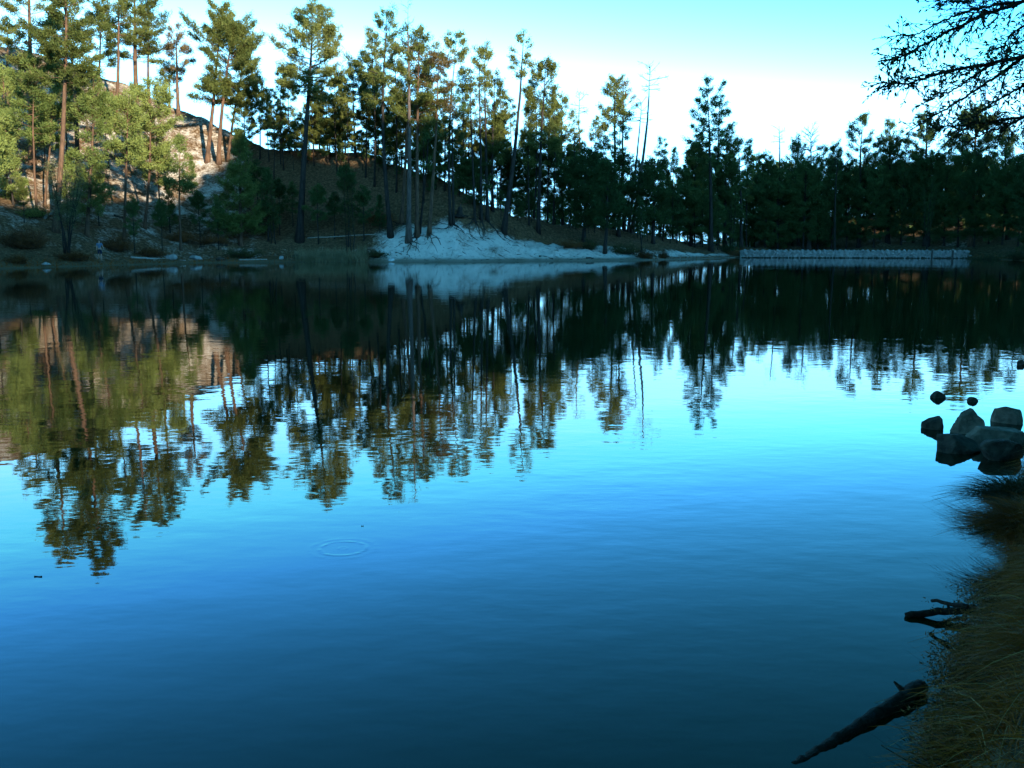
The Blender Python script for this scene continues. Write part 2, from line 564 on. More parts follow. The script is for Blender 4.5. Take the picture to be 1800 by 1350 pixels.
def pine_meshes(H, r0, lean=0.0, cb=.45, Rm=2.5, kind='tall', dens=1.0, asym=0.0, shape='round', lod=1.0, tuft=.40):
    """trunk, branches and crown meshes of one pine, base at the origin"""
    tr, br, cr = MB(), MB(), MB()
    n = 14
    s = np.linspace(0, 1, n)
    bendx, bendy = rng.normal(0, .012 * H, 2)
    px = lean * s + bendx * np.sin(s * np.pi) + np.cumsum(rng.normal(0, .0022 * H, n)) * s
    py = bendy * np.sin(s * np.pi) + rng.normal(0, .02) * H * s * .4
    px -= px[0]; px += (lean - px[-1]) * s
    P = np.stack([px, py, s * H], 1)
    P[0, 2] = -.5
    rad = r0 * .82 * (1 - s) ** .8 + .015 + r0 * .5 * np.exp(-s * H / .5)
    tr.tube(P, rad, 9, True, .10)

    def trunk_at(f):
        return np.stack([np.interp(f, s, P[:, k]) for k in range(3)], -1)

    def prof(t):
        if shape == 'cone': return np.clip(1.02 - t, .04, 1) ** .85
        if shape == 'top': return np.clip(.35 + .65 * np.sin(np.pi * np.clip(t * .75 + .2, 0, 1)), .1, 1)
        return np.clip(np.sin(np.pi * (t * .78 + .2)), .16, 1) ** .8

    step = {'tall': .36, 'sparse': .5, 'dense': .27, 'dead': .5}[kind] / (dens ** .5) / lod ** .5
    nl = max(10, int(H * (1 - cb) / step * 2.2))
    t = np.sort(rng.random(nl)) ** .95
    f = cb + (1 - cb) * t * .985
    az = np.arange(nl) * 2.39996 + rng.normal(0, .5, nl)
    az = az + asym * np.sin(az) * -1.0
    clump = .72 + .5 * np.abs(np.sin(t * 9 + rng.random() * 6 + az * .7))
    L = Rm * prof(t) * clump * rng.uniform(.55, 1.08, nl)
    if kind in ('tall', 'sparse'):
        L *= np.where(rng.random(nl) < .12, 1.35, 1)
    elev = np.where(t < .35, -.12, 0) + t * .75 + rng.normal(0, .16, nl)
    if kind == 'dense': elev = .12 + t * .6 + rng.normal(0, .12, nl)
    base = trunk_at(f)
    d0 = np.stack([np.cos(az) * np.cos(elev), np.sin(az) * np.cos(elev), np.sin(elev)], 1)
    bendv = rng.normal(0, .12, (nl, 3)); bendv[:, 2] = np.abs(bendv[:, 2]) + (.10 if kind != 'dead' else -.12)
    K = 5
    q = np.linspace(0, 1, K)
    path = base[:, None] + d0[:, None] * (q[None, :, None] * L[:, None, None]) + bendv[:, None] * (q[None, :, None] ** 2) * L[:, None, None]
    lr = np.clip(.013 * L + .008, .010, .06) * (2.0 if kind == 'dead' else 1)
    for k in range(K - 1):
        br.sticks(path[:, k], path[:, k + 1], lr * (1 - q[k] * .75), lr * (1 - q[k + 1] * .75), 4)
    # bare snags below the crown
    ns = int(H * (.5 if kind != 'dense' else .2))
    fs = rng.uniform(max(.12, cb - .3), cb + .1, ns)
    a2 = rng.random(ns) * 6.28
    dl = np.stack([np.cos(a2), np.sin(a2), rng.normal(-.05, .2, ns)], 1) * rng.uniform(.3, 1.3, (ns, 1)) * (Rm * .35)
    b0 = trunk_at(fs)
    br.sticks(b0, b0 + dl, .022, .006, 3)
    # branchlets
    nb = np.maximum(2, (L * (6.0 if kind != 'dead' else 5.0) * dens * lod)).astype(int)
    idx = np.repeat(np.arange(nl), nb)
    q0 = .30 if kind == 'tall' else (.5 if kind == 'sparse' else .18)
    qq = rng.uniform(q0, 1.0, len(idx))
    ki = np.clip((qq * (K - 1)).astype(int), 0, K - 2)
    fr = (qq * (K - 1) - ki)[:, None]
    bp_ = path[idx, ki] * (1 - fr) + path[idx, ki + 1] * fr
    ax = unit(path[idx, ki + 1] - path[idx, ki])
    sgn = np.where(rng.random(len(idx)) < .5, -1, 1)
    ang = sgn * rng.uniform(.35, 1.15, len(idx))
    ca, sa = np.cos(ang), np.sin(ang)
    bd = np.stack([ax[:, 0] * ca - ax[:, 1] * sa, ax[:, 0] * sa + ax[:, 1] * ca, ax[:, 2] * .6 + rng.normal(.16, .25, len(idx))], 1)
    bd = unit(bd)
    bl = (.30 + .34 * L[idx] * (1.15 - qq)) * rng.uniform(.4, 1.3, len(idx))
    be = bp_ + bd * bl[:, None]
    br.sticks(bp_, be, .009 if kind != 'dead' else .026, .004 if kind != 'dead' else .014, 3)
    if kind == 'dead':
        i2 = np.repeat(np.arange(len(be)), 2)
        p2 = bp_[i2] + (be - bp_)[i2] * rng.uniform(.3, 1, (len(i2), 1))
        br.sticks(p2, p2 + unit(bd[i2] + rng.normal(0, .6, (len(i2), 3))) * rng.uniform(.15, .5, (len(i2), 1)), .018, .011, 3)
    else:
        nt_ = {'tall': 4, 'sparse': 3, 'dense': 4}[kind]
        i2 = np.repeat(np.arange(len(be)), nt_)
        w = np.tile(np.linspace(.3, 1.0, nt_), len(be))[:, None] + rng.normal(0, .12, (len(i2), 1))
        tp = bp_[i2] * (1 - w) + be[i2] * w
        td = unit(bd[i2] + np.array([0, 0, .25]))
        cr.needles(tp + rng.normal(0, .05, tp.shape), td, 10, tuft * .9, tuft * .2)
        tips = path[:, -1]
        cr.needles(np.concatenate([tips, P[-1:]]), np.concatenate([unit(tips - path[:, -2]), [[0, 0, 1.0]]]), 10, tuft * 1.05, tuft * .27)
    return tr, br, cr


BARKS = ['bark', 'bark_grey']


def make_pine(name, base, label, group, needle='needle', bark='bark', **kw):
    o = empty(name, base, label, 'tree', group)
    tr, br, cr = pine_meshes(**kw)
    tr.add(np.concatenate(br.v), None, np.concatenate(br.q))
    put('trunk', tr.mesh('trunk', M[bark], True), o)
    if cr.n:
        put('crown', cr.mesh('crown', M[needle]), o)
    return o


def tree_px(name, u0, v0, u1, v1, vcb, wpx, tpx, label, group=None, y=None, **kw):
    """a pine whose foot, top, crown base and width are given as seen in the photograph"""
    b = ground_at(u0, v0, y)
    top = at_y(u1, v1, b[1])
    H = top[2] - b[2]
    zc = at_y(u0, vcb, b[1])[2]
    cb = float(np.clip((zc - b[2]) / H, .05, .95))
    return make_pine(name, b, label, group, H=H, r0=tpx / 2 * b[1] / FPX, lean=top[0] - b[0], cb=cb, Rm=wpx / 2 * b[1] / FPX * 1.05, **kw)


G_L, G_P, G_R = 'pines on the left slope', 'pines on the pale point', 'trees of the far right shore'
TT = [
 # u0 v0 u1 v1 vcb w tpx kind shape needle bark dens label
 (57, 291, 50, -118, 130, 95, 13, 'sparse', 'round', 'needle', 'bark', 1.3, 'very tall orange-barked pine rising out of the picture at far left', G_L),
 (97, 408, 118, -112, 150, 115, 12, 'tall', 'round', 'needle', 'bark', 1.0, 'very tall pine with a pale leaning trunk behind the bare shrub', G_L),
 (138, 318, 112, -20, 150, 90, 10, 'tall', 'round', 'needle', 'bark_grey', .8, 'tall pine with a crooked dark trunk leaning left on the sunny slope', G_L),
 (65, 382, 60, 105, 250, 75, 5, 'tall', 'round', 'needle_fresh', 'bark', .8, 'thin young pine in front of the orange-barked giant', G_L),
 (78, 365, 92, 140, 260, 70, 5, 'tall', 'round', 'needle_fresh', 'bark', .8, 'slim young pine just right of the thin one at far left', G_L),
 (152, 415, 165, 128, 385, 88, 8, 'dense', 'round', 'needle_fresh', 'bark', .6, 'bushy bright green pine behind the bare shrub by the left shore', G_L),
 (10, 330, 5, 120, 320, 70, 7, 'dense', 'round', 'needle_fresh', 'bark', .5, 'bright green pine cut by the left edge of the picture', G_L),
 (18, 235, 14, 40, 165, 80, 8, 'sparse', 'round', 'needle', 'bark', 1.0, 'thin-crowned pine high on the slope at the left edge', G_L),
 (203, 226, 207, -40, 80, 70, 8, 'sparse', 'top', 'needle', 'bark', 1.2, 'tall pinkish-trunked pine with bare lower stem above the sunny slope', G_L),
 (239, 178, 237, -58, 110, 95, 10, 'tall', 'round', 'needle', 'bark', .85, 'tall pine with layered crown on the left hilltop', G_L),
 (172, 190, 178, 18, 120, 70, 6, 'sparse', 'round', 'needle', 'bark', 1.2, 'hilltop pine between the crooked trunk and the pinkish one', G_L),
 (262, 182, 262, 30, 110, 55, 6, 'tall', 'round', 'needle', 'bark', .7, 'shorter hilltop pine beside the layered tall one', G_L),
 (218, 425, 224, 165, 290, 60, 6, 'tall', 'round', 'needle_fresh', 'bark', .9, 'young pine with lit slender stem and small round crown', G_L),
 (254, 402, 262, 140, 300, 78, 6, 'tall', 'round', 'needle_fresh', 'bark', 1.0, 'young bright pine standing before the pale sunny slope', G_L),
 (318, 440, 318, 243, 335, 52, 5, 'tall', 'cone', 'needle_fresh', 'bark', .9, 'small half-shaded pine beside the cone-shaped one', G_L),
 (313, 186, 310, 62, 140, 55, 8, 'sparse', 'top', 'needle_dry', 'bark', 1.1, 'half-dead brownish pine on the skyline of the left hill', G_L),
 (298, 190, 296, 110, 165, 36, 4, 'dense', 'round', 'needle', 'bark', .6, 'small round pine beside the half-dead one on the skyline', G_L),
 (364, 286, 388, 16, 110, 70, 9, 'sparse', 'top', 'needle', 'bark', 1.4, 'tall pine leaning right with a ragged top above the sunny slope', G_L),
 (384, 288, 412, 42, 185, 112, 9, 'tall', 'round', 'needle', 'bark', 1.2, 'broad-crowned pine with a thick olive crown left of centre', G_L),
 (400, 284, 436, 72, 190, 62, 6, 'tall', 'round', 'needle', 'bark', 1.0, 'smaller pine tucked under the broad olive crown', G_L),
 (423, 432, 422, 234, 415, 92, 8, 'dense', 'cone', 'needle_fresh', 'bark', 1.0, 'cone-shaped young pine with only its upper half sunlit', G_L),
 (526, 424, 549, 20, 178, 128, 15, 'tall', 'round', 'needle', 'bark_grey', 1.5, 'big lone pine with thick grey trunk and flat tiers of branches', G_P),
 (687, 417, 679, 21, 190, 72, 10, 'sparse', 'round', 'needle', 'bark_grey', 1.5, 'tall straight pine at the left end of the pale bank', G_P),
 (718, 423, 718, 4, 100, 40, 11, 'dead', 'top', 'needle', 'dead_wood', .4, 'tallest bare dead pole tree standing on the pale bank', G_P),
 (733, 418, 738, 55, 235, 88, 9, 'tall', 'round', 'needle', 'bark', 1.1, 'olive-crowned pine right behind the dead pole', G_P),
 (705, 393, 722, 110, 200, 55, 8, 'tall', 'round', 'needle', 'bark', .8, 'pine with brown trunk standing behind the dead pole to its left', G_P),
 (754, 413, 772, 100, 215, 74, 8, 'tall', 'round', 'needle_dry', 'bark', .9, 'right-leaning pine with browning crown on the pale bank', G_P),
 (737, 411, 757, 210, 300, 40, 5, 'tall', 'round', 'needle_dark', 'bark_grey', .7, 'thin pine slanting right between the bank trees', G_P),
 (792, 396, 803, 64, 130, 44, 6, 'sparse', 'top', 'needle', 'bark_grey', 1.8, 'slender pine of the twin pair with a small tufted top', G_P),
 (797, 394, 794, 150, 270, 40, 5, 'sparse', 'round', 'needle_dark', 'bark_grey', 1.4, 'shorter stem of the twin pair on the pale bank', G_P),
 (835, 389, 828, 128, 200, 26, 5, 'sparse', 'round', 'needle', 'bark_grey', .8, 'thin nearly bare pine left of the trio on the bank', G_P),
 (846, 389, 841, 92, 165, 38, 6, 'sparse', 'top', 'needle', 'bark_grey', 1.4, 'left stem of the thin-topped trio on the pale bank', G_P),
 (857, 389, 853, 83, 160, 40, 7, 'sparse', 'top', 'needle', 'bark_grey', 1.3, 'tallest stem of the thin-topped trio on the pale bank', G_P),
 (866, 372, 871, 128, 300, 52, 6, 'tall', 'round', 'needle', 'bark_grey', 1.0, 'fuller pine with a sunlit tip behind the trio', G_P),
 (885, 407, 921, 65, 140, 44, 11, 'sparse', 'top', 'needle', 'bark_grey', 1.4, 'strongly right-leaning pine with bare trunk on the pale bank', G_P),
 (946, 409, 958, 107, 270, 66, 8, 'sparse', 'round', 'needle', 'bark_grey', 1.6, 'straight pine on the right of the pale bank with open crown', G_P),
 (990, 376, 989, 168, 270, 44, 6, 'sparse', 'round', 'needle', 'bark_grey', 1.3, 'open-crowned pine behind the right end of the bank', G_P),
 (1036, 388, 1018, 162, 200, 46, 7, 'dead', 'round', 'needle', 'dead_wood', .8, 'dead tree leaning left above the dark young pines', G_P),
 (1079, 384, 1078, 150, 250, 60, 8, 'sparse', 'top', 'needle', 'bark_grey', 1.4, 'flat-topped pine rising above the dark young pines', G_P),
 (1098, 384, 1096, 150, 230, 44, 7, 'sparse', 'top', 'needle_dry', 'bark_grey', .9, 'thin pine just right of the flat-topped one', G_P),
 (1104, 382, 1127, 180, 215, 36, 7, 'dead', 'top', 'needle', 'dead_wood', .7, 'short dead snag slanting right beside the tall bare one', G_P),
 (1110, 380, 1143, 120, 160, 58, 9, 'dead', 'top', 'needle', 'dead_wood', .8, 'tall dead tree with spreading bare twigs leaning right', G_P),
 (1026, 424, 1030, 264, 405, 84, 8, 'dense', 'round', 'needle_dark', 'bark_grey', 1.0, 'dark young pine at the left of the shaded thicket', G_P),
 (1063, 445, 1066, 290, 405, 76, 8, 'dense', 'round', 'needle_dark', 'bark_grey', 1.0, 'dark young pine nearest the water below the pale bank', G_P),
 (1087, 416, 1094, 280, 385, 80, 8, 'dense', 'round', 'needle_dark', 'bark_grey', 1.0, 'dark young pine behind the one nearest the water', G_P),
 (1148, 428, 1150, 282, 395, 72, 7, 'dense', 'round', 'needle_dark', 'bark_grey', .9, 'dark rounded pine left of the low gap of sky', G_P),
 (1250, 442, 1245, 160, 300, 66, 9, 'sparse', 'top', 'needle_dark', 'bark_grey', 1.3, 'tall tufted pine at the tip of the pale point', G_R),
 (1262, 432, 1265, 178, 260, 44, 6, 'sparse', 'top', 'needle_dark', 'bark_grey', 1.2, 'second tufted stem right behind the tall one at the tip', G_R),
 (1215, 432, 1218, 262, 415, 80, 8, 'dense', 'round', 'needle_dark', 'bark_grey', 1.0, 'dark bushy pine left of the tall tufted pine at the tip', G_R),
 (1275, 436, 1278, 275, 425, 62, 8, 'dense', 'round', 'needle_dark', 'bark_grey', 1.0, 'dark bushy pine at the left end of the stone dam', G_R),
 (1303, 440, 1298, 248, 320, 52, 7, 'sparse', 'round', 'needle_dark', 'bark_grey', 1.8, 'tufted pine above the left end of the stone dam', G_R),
]
RT = [
 (1362, 152, 1370, 221, 250, 26, 7, 'dead', 'top', 'dead_wood', .5, 'needle_dark', 'bare dead spire left of the far forest'),
 (1404, 150, 1404, 240, 300, 30, 6, 'dead', 'round', 'dead_wood', .6, 'needle_dark', 'thin dead spike between the bare spire and the branching snag'),
 (1422, 148, 1425, 230, 300, 52, 8, 'dead', 'top', 'dead_wood', 1.0, 'needle_dark', 'dead snag with forked bare branches over the far forest'),
 (1468, 143, 1473, 272, 300, 18, 5, 'dead', 'round', 'bark_grey', .4, 'needle_dark', 'straight dead trunk standing behind the stone dam'),
 (1510, 147, 1515, 212, 310, 54, 8, 'sparse', 'top', 'bark_grey', .9, 'needle_dark', 'nearly bare pine with one leafy arm over the far forest'),
 (1560, 146, 1564, 210, 400, 58, 9, 'tall', 'round', 'bark_grey', 1.0, 'needle_dark', 'pointed dark pine in the middle of the right forest'),
 (1628, 143, 1629, 192, 400, 66, 10, 'tall', 'round', 'bark_grey', 1.0, 'needle_dark', 'tall dark pine reaching the overhanging twigs'),
 (1708, 139, 1718, 192, 330, 88, 12, 'tall', 'round', 'bark', 1.3, 'needle_dark', 'thick-crowned dark pine with a visible reddish trunk at right'),
 (1772, 136, 1768, 222, 400, 66, 9, 'tall', 'round', 'bark_grey', .9, 'needle_dark', 'dark pine right of the thick-crowned one'),
 (1812, 132, 1806, 228, 400, 62, 9, 'tall', 'round', 'bark_grey', .9, 'needle_dark', 'dark pine cut by the right edge behind the twigs'),
]
TREES = {}
for row in TT:
    u0, v0, u1, v1, vcb, w, tpx, kind, shape, needle, bark, dens, label, grp = row
    name = 'dead_tree' if kind == 'dead' else 'pine_tree'
    TREES[label] = tree_px(name, u0, v0, u1, v1, vcb, w, tpx, label, grp, kind=kind, shape=shape, needle=needle, bark=bark, dens=dens * (.62 if grp != G_L and kind in ('tall', 'sparse') else .92))
for row in RT:
    u0, y, u1, v1, vcb, w, tpx, kind, shape, bark, dens, needle, label = row
    tree_px('dead_tree' if kind == 'dead' else 'pine_tree', u0, 430, u1, v1, vcb, w, tpx, label, G_R, y=y, kind=kind, shape=shape, needle=needle, bark=bark, dens=dens, lod=.8)

# --- rows of like trees: a few shapes, copied
ORD = ['first', 'second', 'third', 'fourth', 'fifth', 'sixth', 'seventh', 'eighth', 'ninth', 'tenth', 'eleventh', 'twelfth', 'thirteenth', 'fourteenth',
       'fifteenth', 'sixteenth', 'seventeenth', 'eighteenth', 'nineteenth', 'twentieth', 'twenty-first', 'twenty-second', 'twenty-third', 'twenty-fourth',
       'twenty-fifth', 'twenty-sixth', 'twenty-seventh', 'twenty-eighth', 'twenty-ninth', 'thirtieth']


def row_of(kinds, spots, phrase, group, needle):
    """spots: (u, y, v_top, width factor), sorted by u; kinds: list of prototype kwargs"""
    protos = []
    spots = sorted(spots)
    for i, (u, y, vt, wf) in enumerate(spots):
        b = ground_at(u, 430, y)
        H = at_y(u, vt, y)[2] - b[2]
        k = i % len(kinds)
        label = phrase.format(ORD[i])
        if k >= len(protos):
            kw = dict(kinds[k]); H0 = kw.pop('H')
            o = make_pine('pine_tree', b, label, group, needle=kw.pop('needle', needle), bark='bark_grey', H=H0, **kw)
            s = H / H0
            o.scale = (s * wf, s * wf, s)
            o.rotation_euler = (0, 0, rng.random() * 6.28)
            protos.append((o, H0))
        else:
            src, H0 = protos[k]
            s = H / H0
            copy_tree(src, b, rng.random() * 6.28, (s * wf, s * wf, s), label, group)


ridge_kinds = [dict(H=14, r0=.15, cb=.22, Rm=2.6, kind='tall', dens=.9), dict(H=15, r0=.16, cb=.34, Rm=2.4, kind='tall', dens=.9),
               dict(H=13, r0=.13, cb=.5, Rm=1.5, kind='sparse', dens=1.5), dict(H=14, r0=.16, cb=.25, Rm=2.8, kind='tall', dens=1.0),
               dict(H=12, r0=.12, cb=.35, Rm=1.6, kind='tall', dens=.8)]
ridge = [(440, 128, 150, 1), (462, 129, 135, 1), (478, 128, 165, .9), (498, 127, 190, 1), (514, 129, 128, .8), (534, 126, 200, .9), (556, 126, 168, .9), (566, 130, 140, .8),
         (580, 126, 165, 1), (592, 128, 185, .8), (606, 127, 150, .8), (629, 125, 112, 1.25), (652, 125, 150, .8), (664, 128, 120, .8), (676, 125, 185, .9), (694, 124, 160, .9),
         (708, 123, 190, .9), (722, 126, 180, .9), (742, 122, 195, .9), (756, 125, 170, .9), (768, 121, 200, .9), (784, 124, 210, .8), (806, 122, 230, .7), (820, 125, 215, .8)]
row_of(ridge_kinds, ridge, '{} pine from the left along the crest of the shaded hill', 'pines along the hill crest', 'needle')
slim_kinds = [dict(H=18, r0=.13, cb=.5, Rm=1.3, kind='sparse', dens=.9), dict(H=19, r0=.14, cb=.62, Rm=1.2, kind='sparse', dens=.9, shape='top'), dict(H=17, r0=.12, cb=.42, Rm=1.1, kind='sparse', dens=.8), dict(H=18, r0=.14, cb=.35, Rm=1.5, kind='tall', dens=.6)]
slim = [(485, 124, 158, 1), (503, 126, 120, 1), (596, 124, 118, 1), (618, 122, 150, 1), (645, 122, 92, 1), (660, 121, 62, 1), (698, 120, 75, 1), (712, 121, 120, 1), (745, 118, 84, 1), (782, 119, 130, 1), (815, 121, 122, 1),
        (824, 124, 150, 1), (880, 123, 150, 1), (896, 124, 175, 1), (930, 122, 165, 1), (938, 125, 140, 1), (972, 126, 168, 1), (1008, 128, 205, 1), (1045, 130, 212, 1), (1062, 132, 190, 1), (1086, 131, 178, 1),
        (1160, 138, 245, 1), (1182, 139, 262, 1), (1222, 140, 232, 1), (1232, 142, 210, 1), (1276, 144, 225, 1), (1312, 147, 258, 1)]
row_of(slim_kinds, slim, '{} slender bare-stemmed pine from the left rising behind the shore trees', 'slender pines behind the shore trees', 'needle')
low = []
for k in range(25):
    u = 498 + k * 14 + float(rng.normal(0, 3))
    low.append((u, float(np.interp(u, YU, YC)) + rng.uniform(-1.5, 1.5), float(np.interp(u, [500, 640, 700, 760, 840], [262, 275, 295, 315, 358])) - rng.uniform(30, 78), 1.4))
low_kinds = [dict(H=6, r0=.09, cb=.1, Rm=1.7, kind='dense', dens=.7), dict(H=7, r0=.09, cb=.2, Rm=1.4, kind='tall', dens=1.2), dict(H=6, r0=.08, cb=.08, Rm=1.3, kind='dense', dens=.8, shape='cone')]
row_of(low_kinds, low, '{} low bushy pine from the left in the undergrowth on the hill crest', 'undergrowth on the hill crest', 'needle_dark')
mid_kinds = [dict(H=14, r0=.15, cb=.2, Rm=2.6, kind='tall', dens=1.1), dict(H=13, r0=.13, cb=.3, Rm=2.0, kind='tall', dens=1.0), dict(H=12, r0=.12, cb=.12, Rm=2.6, kind='dense', dens=.8)]
mid = [(838, 126, 250, .8), (852, 130, 225, .8), (876, 127, 210, .9), (892, 131, 255, .8), (908, 127, 270, .8), (924, 130, 230, .7), (938, 133, 262, .8), (962, 130, 180, .75),
       (976, 134, 250, .8), (1002, 131, 258, .8), (1014, 136, 250, .9), (1044, 137, 268, .9), (1060, 135, 280, .8), (1120, 138, 285, .8), (1136, 141, 290, .8), (1166, 142, 295, .8),
       (1188, 144, 318, .7), (1204, 142, 300, .8), (1232, 145, 270, .8), (1252, 147, 262, .8), (1285, 148, 285, .7)]
row_of(mid_kinds, mid, '{} dark pine from the left in the wood behind the pale point', 'wood behind the pale point', 'needle_dark')
right_kinds = [dict(H=15, r0=.17, cb=.06, Rm=3.2, kind='dense', dens=.8, tuft=.36), dict(H=15, r0=.17, cb=.12, Rm=2.8, kind='tall', dens=1.2, tuft=.36), dict(H=14, r0=.16, cb=.05, Rm=3.4, kind='dense', dens=.8, tuft=.36)]
right = [(1326, 152, 322, .8), (1345, 148, 312, 1), (1368, 147, 290, 1), (1392, 150, 272, 1), (1412, 146, 282, 1), (1438, 148, 275, 1), (1462, 147, 292, .9), (1488, 146, 286, 1),
         (1512, 149, 292, 1), (1536, 145, 274, 1), (1558, 148, 290, .9), (1584, 144, 286, 1), (1606, 146, 262, .9), (1634, 143, 290, 1), (1660, 142, 262, 1), (1684, 140, 282, 1),
         (1712, 137, 300, 1), (1738, 136, 272, .9), (1762, 133, 290, 1), (1790, 130, 282, 1), (1818, 126, 280, 1)]
right = [(u, y, vt - (14, 38, 2, 26, 8)[i % 5], wf * (1, .8, 1, .85, .95)[i % 5]) for i, (u, y, vt, wf) in enumerate(right)]
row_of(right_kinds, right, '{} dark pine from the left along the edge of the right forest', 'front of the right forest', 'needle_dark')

# --- the mass of the forest behind: reads as one dark wall
fo = MB()
tk = MB()
for i in range(84):
    if i < 48:
        u, y, vt = 1310 + (i * 37.7) % 560, 152 + (i * 7.3) % 26, 300 + rng.normal(0, 12)
    else:
        u, y, vt = 870 + (i * 37.7) % 440, 152 + (i * 7.3) % 30, 352 + rng.normal(0, 18)
    b = ground_at(u, 430, y)
    H = (at_y(u, vt, y)[2] - b[2])
    tr, br, cr = pine_meshes(H=H, r0=.16, cb=.06, Rm=2.8, kind='dense', dens=.34, lod=.7, tuft=.55)
    for src, dst in ((tr, fo), (br, fo), (cr, fo)):
        for vv in src.v: pass
        V_ = np.concatenate(src.v) + b
        dst.add(V_, np.concatenate(src.t) if src.t else None, np.concatenate(src.q) if src.q else None)
put('forest', fo.mesh('forest', M['needle_dark']), None, kind='stuff', label='dark mass of pine forest behind the dam and the pale point', category='forest')

# --- understory of the slopes
fresh_kinds = [dict(H=9, r0=.11, cb=.3, Rm=1.7, kind='dense', dens=.6), dict(H=10, r0=.11, cb=.45, Rm=1.5, kind='tall', dens=.9), dict(H=8, r0=.10, cb=.15, Rm=1.6, kind='dense', dens=.7, shape='cone'), dict(H=9, r0=.10, cb=.4, Rm=1.4, kind='tall', dens=1.0, needle='needle')]


def spots_at(rows):
    return [(u, ground_at(u, v0)[1], vt, wf) for u, v0, vt, wf in rows]


fresh = [(-14, 400, 165, 1), (28, 362, 215, .9), (126, 292, 130, .9), (199, 300, 165, .9), (284, 380, 235, .9), (302, 332, 262, .8), (342, 345, 275, .8), (20, 285, 150, .9), (130, 400, 275, .9), (45, 395, 315, .8), (176, 398, 290, .8), (88, 300, 170, .9), (240, 300, 190, .9), (276, 290, 200, .8), (150, 250, 130, .8)]
row_of(fresh_kinds, spots_at(fresh), '{} bright young pine from the left in the understory of the sunny slope', 'understory of the sunny slope', 'needle_fresh')
dark = [(455, 400, 285, 1), (472, 425, 300, 1), (492, 415, 318, 1), (516, 398, 322, 1), (560, 430, 328, 1), (588, 422, 340, 1), (612, 436, 292, .8), (640, 425, 330, 1), (668, 408, 345, 1),
        (352, 432, 338, 1), (384, 440, 352, .9), (284, 446, 352, .9), (236, 446, 348, .8), (300, 410, 320, 1)]
dark += [(520, 300, 235, .8), (545, 292, 240, .9), (575, 290, 238, 1), (602, 292, 245, 1), (640, 298, 250, 1), (668, 305, 258, .9), (700, 322, 275, .9), (730, 330, 280, .9), (762, 345, 290, .9), (800, 362, 318, .9)]
midlow = [(842, 378, 335, 1), (880, 384, 335, 1.1), (910, 388, 345, 1), (934, 392, 340, 1), (972, 394, 335, 1.1), (1000, 400, 345, 1), (1045, 408, 345, 1.1), (1120, 418, 345, .8), (1165, 424, 350, 1.1), (1190, 428, 345, 1.1), (1236, 434, 350, 1.1), (1262, 440, 360, 1), (1012, 404, 372, 1.2), (1034, 410, 375, 1.2), (1072, 415, 380, 1.2), (1138, 424, 385, 1.3), (1178, 428, 388, 1.4), (1205, 430, 392, 1.4), (1225, 434, 395, 1.4), (1250, 438, 398, 1.4)]
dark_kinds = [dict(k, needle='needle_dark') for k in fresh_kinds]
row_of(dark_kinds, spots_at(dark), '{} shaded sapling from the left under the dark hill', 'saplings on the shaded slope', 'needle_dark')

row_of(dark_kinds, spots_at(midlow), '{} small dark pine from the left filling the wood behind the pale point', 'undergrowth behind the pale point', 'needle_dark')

# ------------------------------------------------------------------ roots over the pale bank
def drape(xy, lift):
    xy = np.asarray(xy)
    return np.column_stack([xy, terrain_z(xy[:, 0], xy[:, 1]) + lift])


for lab, o in TREES.items():
    if o['group'] != G_P or o.location.y > 118 or not (-13 < o.location.x < 5): continue
    for k in range(5):
        ang = rng.uniform(math.pi * 1.0, math.pi * 2.0)
        ln = rng.uniform(1.6, 4.2)
        n = 12
        a_ = ang + np.cumsum(rng.normal(0, .28, n))
        xy = np.array([o.location.x, o.location.y]) + np.cumsum(np.stack([np.cos(a_), np.sin(a_)], 1) * ln / n, 0)
        if lake_sd(xy[:, 0], xy[:, 1]).min() < .8: continue
        P = drape(xy, rng.uniform(-.06, .05, n))
        P[0] = np.array(o.location) + np.array([0, 0, .1])
        mb = MB()
        mb.tube(P - np.array(o.location), np.linspace(.06, .018, n), 5, True)
        put('root', mb.mesh('root', M['bark_grey'], True), o)

# twigs, cones and pebbles strewn over the pale bank
tw = MB()
n = 300
tu = rng.uniform(660, 1280, n)
ty = np.interp(tu, KU, KS) + rng.uniform(.5, 9, n)
tx = (tu - 900) / FPX * ty
a_ = rng.normal(0, .8, n)
ln = rng.uniform(.1, .9, n) ** 1.5
x2, y2 = tx + np.cos(a_) * ln, ty + np.sin(a_) * ln
tw.sticks(np.column_stack([tx, ty, terrain_z(tx, ty) + .03]), np.column_stack([x2, y2, terrain_z(x2, y2) + .04]), rng.uniform(.012, .04, n), .012, 5)
put('twig_litter', tw.mesh('twig_litter', M['bark_grey']), kind='stuff', label='dark twigs and cones strewn over the pale bank', category='litter')

# ------------------------------------------------------------------ shrubs, brush piles, reeds
def blades(mb, P, D, L, W, segs=3, droop=.6):
    """curved grass blades: P roots, D directions, L lengths, W widths, bending under their weight"""
    n = len(P)
    side = unit(np.cross(D, np.array([0, 0, 1.0])) + rng.normal(0, .3, (n, 3)))
    rows = []
    for k in range(segs + 1):
        t = k / segs
        c = P + D * (L * t)[:, None] + np.array([0, 0, -1.0]) * (droop * L * t * t)[:, None] + unit(D * np.array([1, 1, 0.0])) * (droop * .5 * L * t * t)[:, None]
        w = W * (1 - t * .92)
        rows.append(np.stack([c - side * w[:, None] * .5, c + side * w[:, None] * .5], 1))
    V = np.stack(rows, 1).reshape(-1, 3)
    m_ = 2 * (segs + 1)
    q = np.array([[2 * k, 2 * k + 1, 2 * k + 3, 2 * k + 2] for k in range(segs)])
    mb.add(V, None, (np.arange(n)[:, None, None] * m_ + q[None]).reshape(-1, 4))


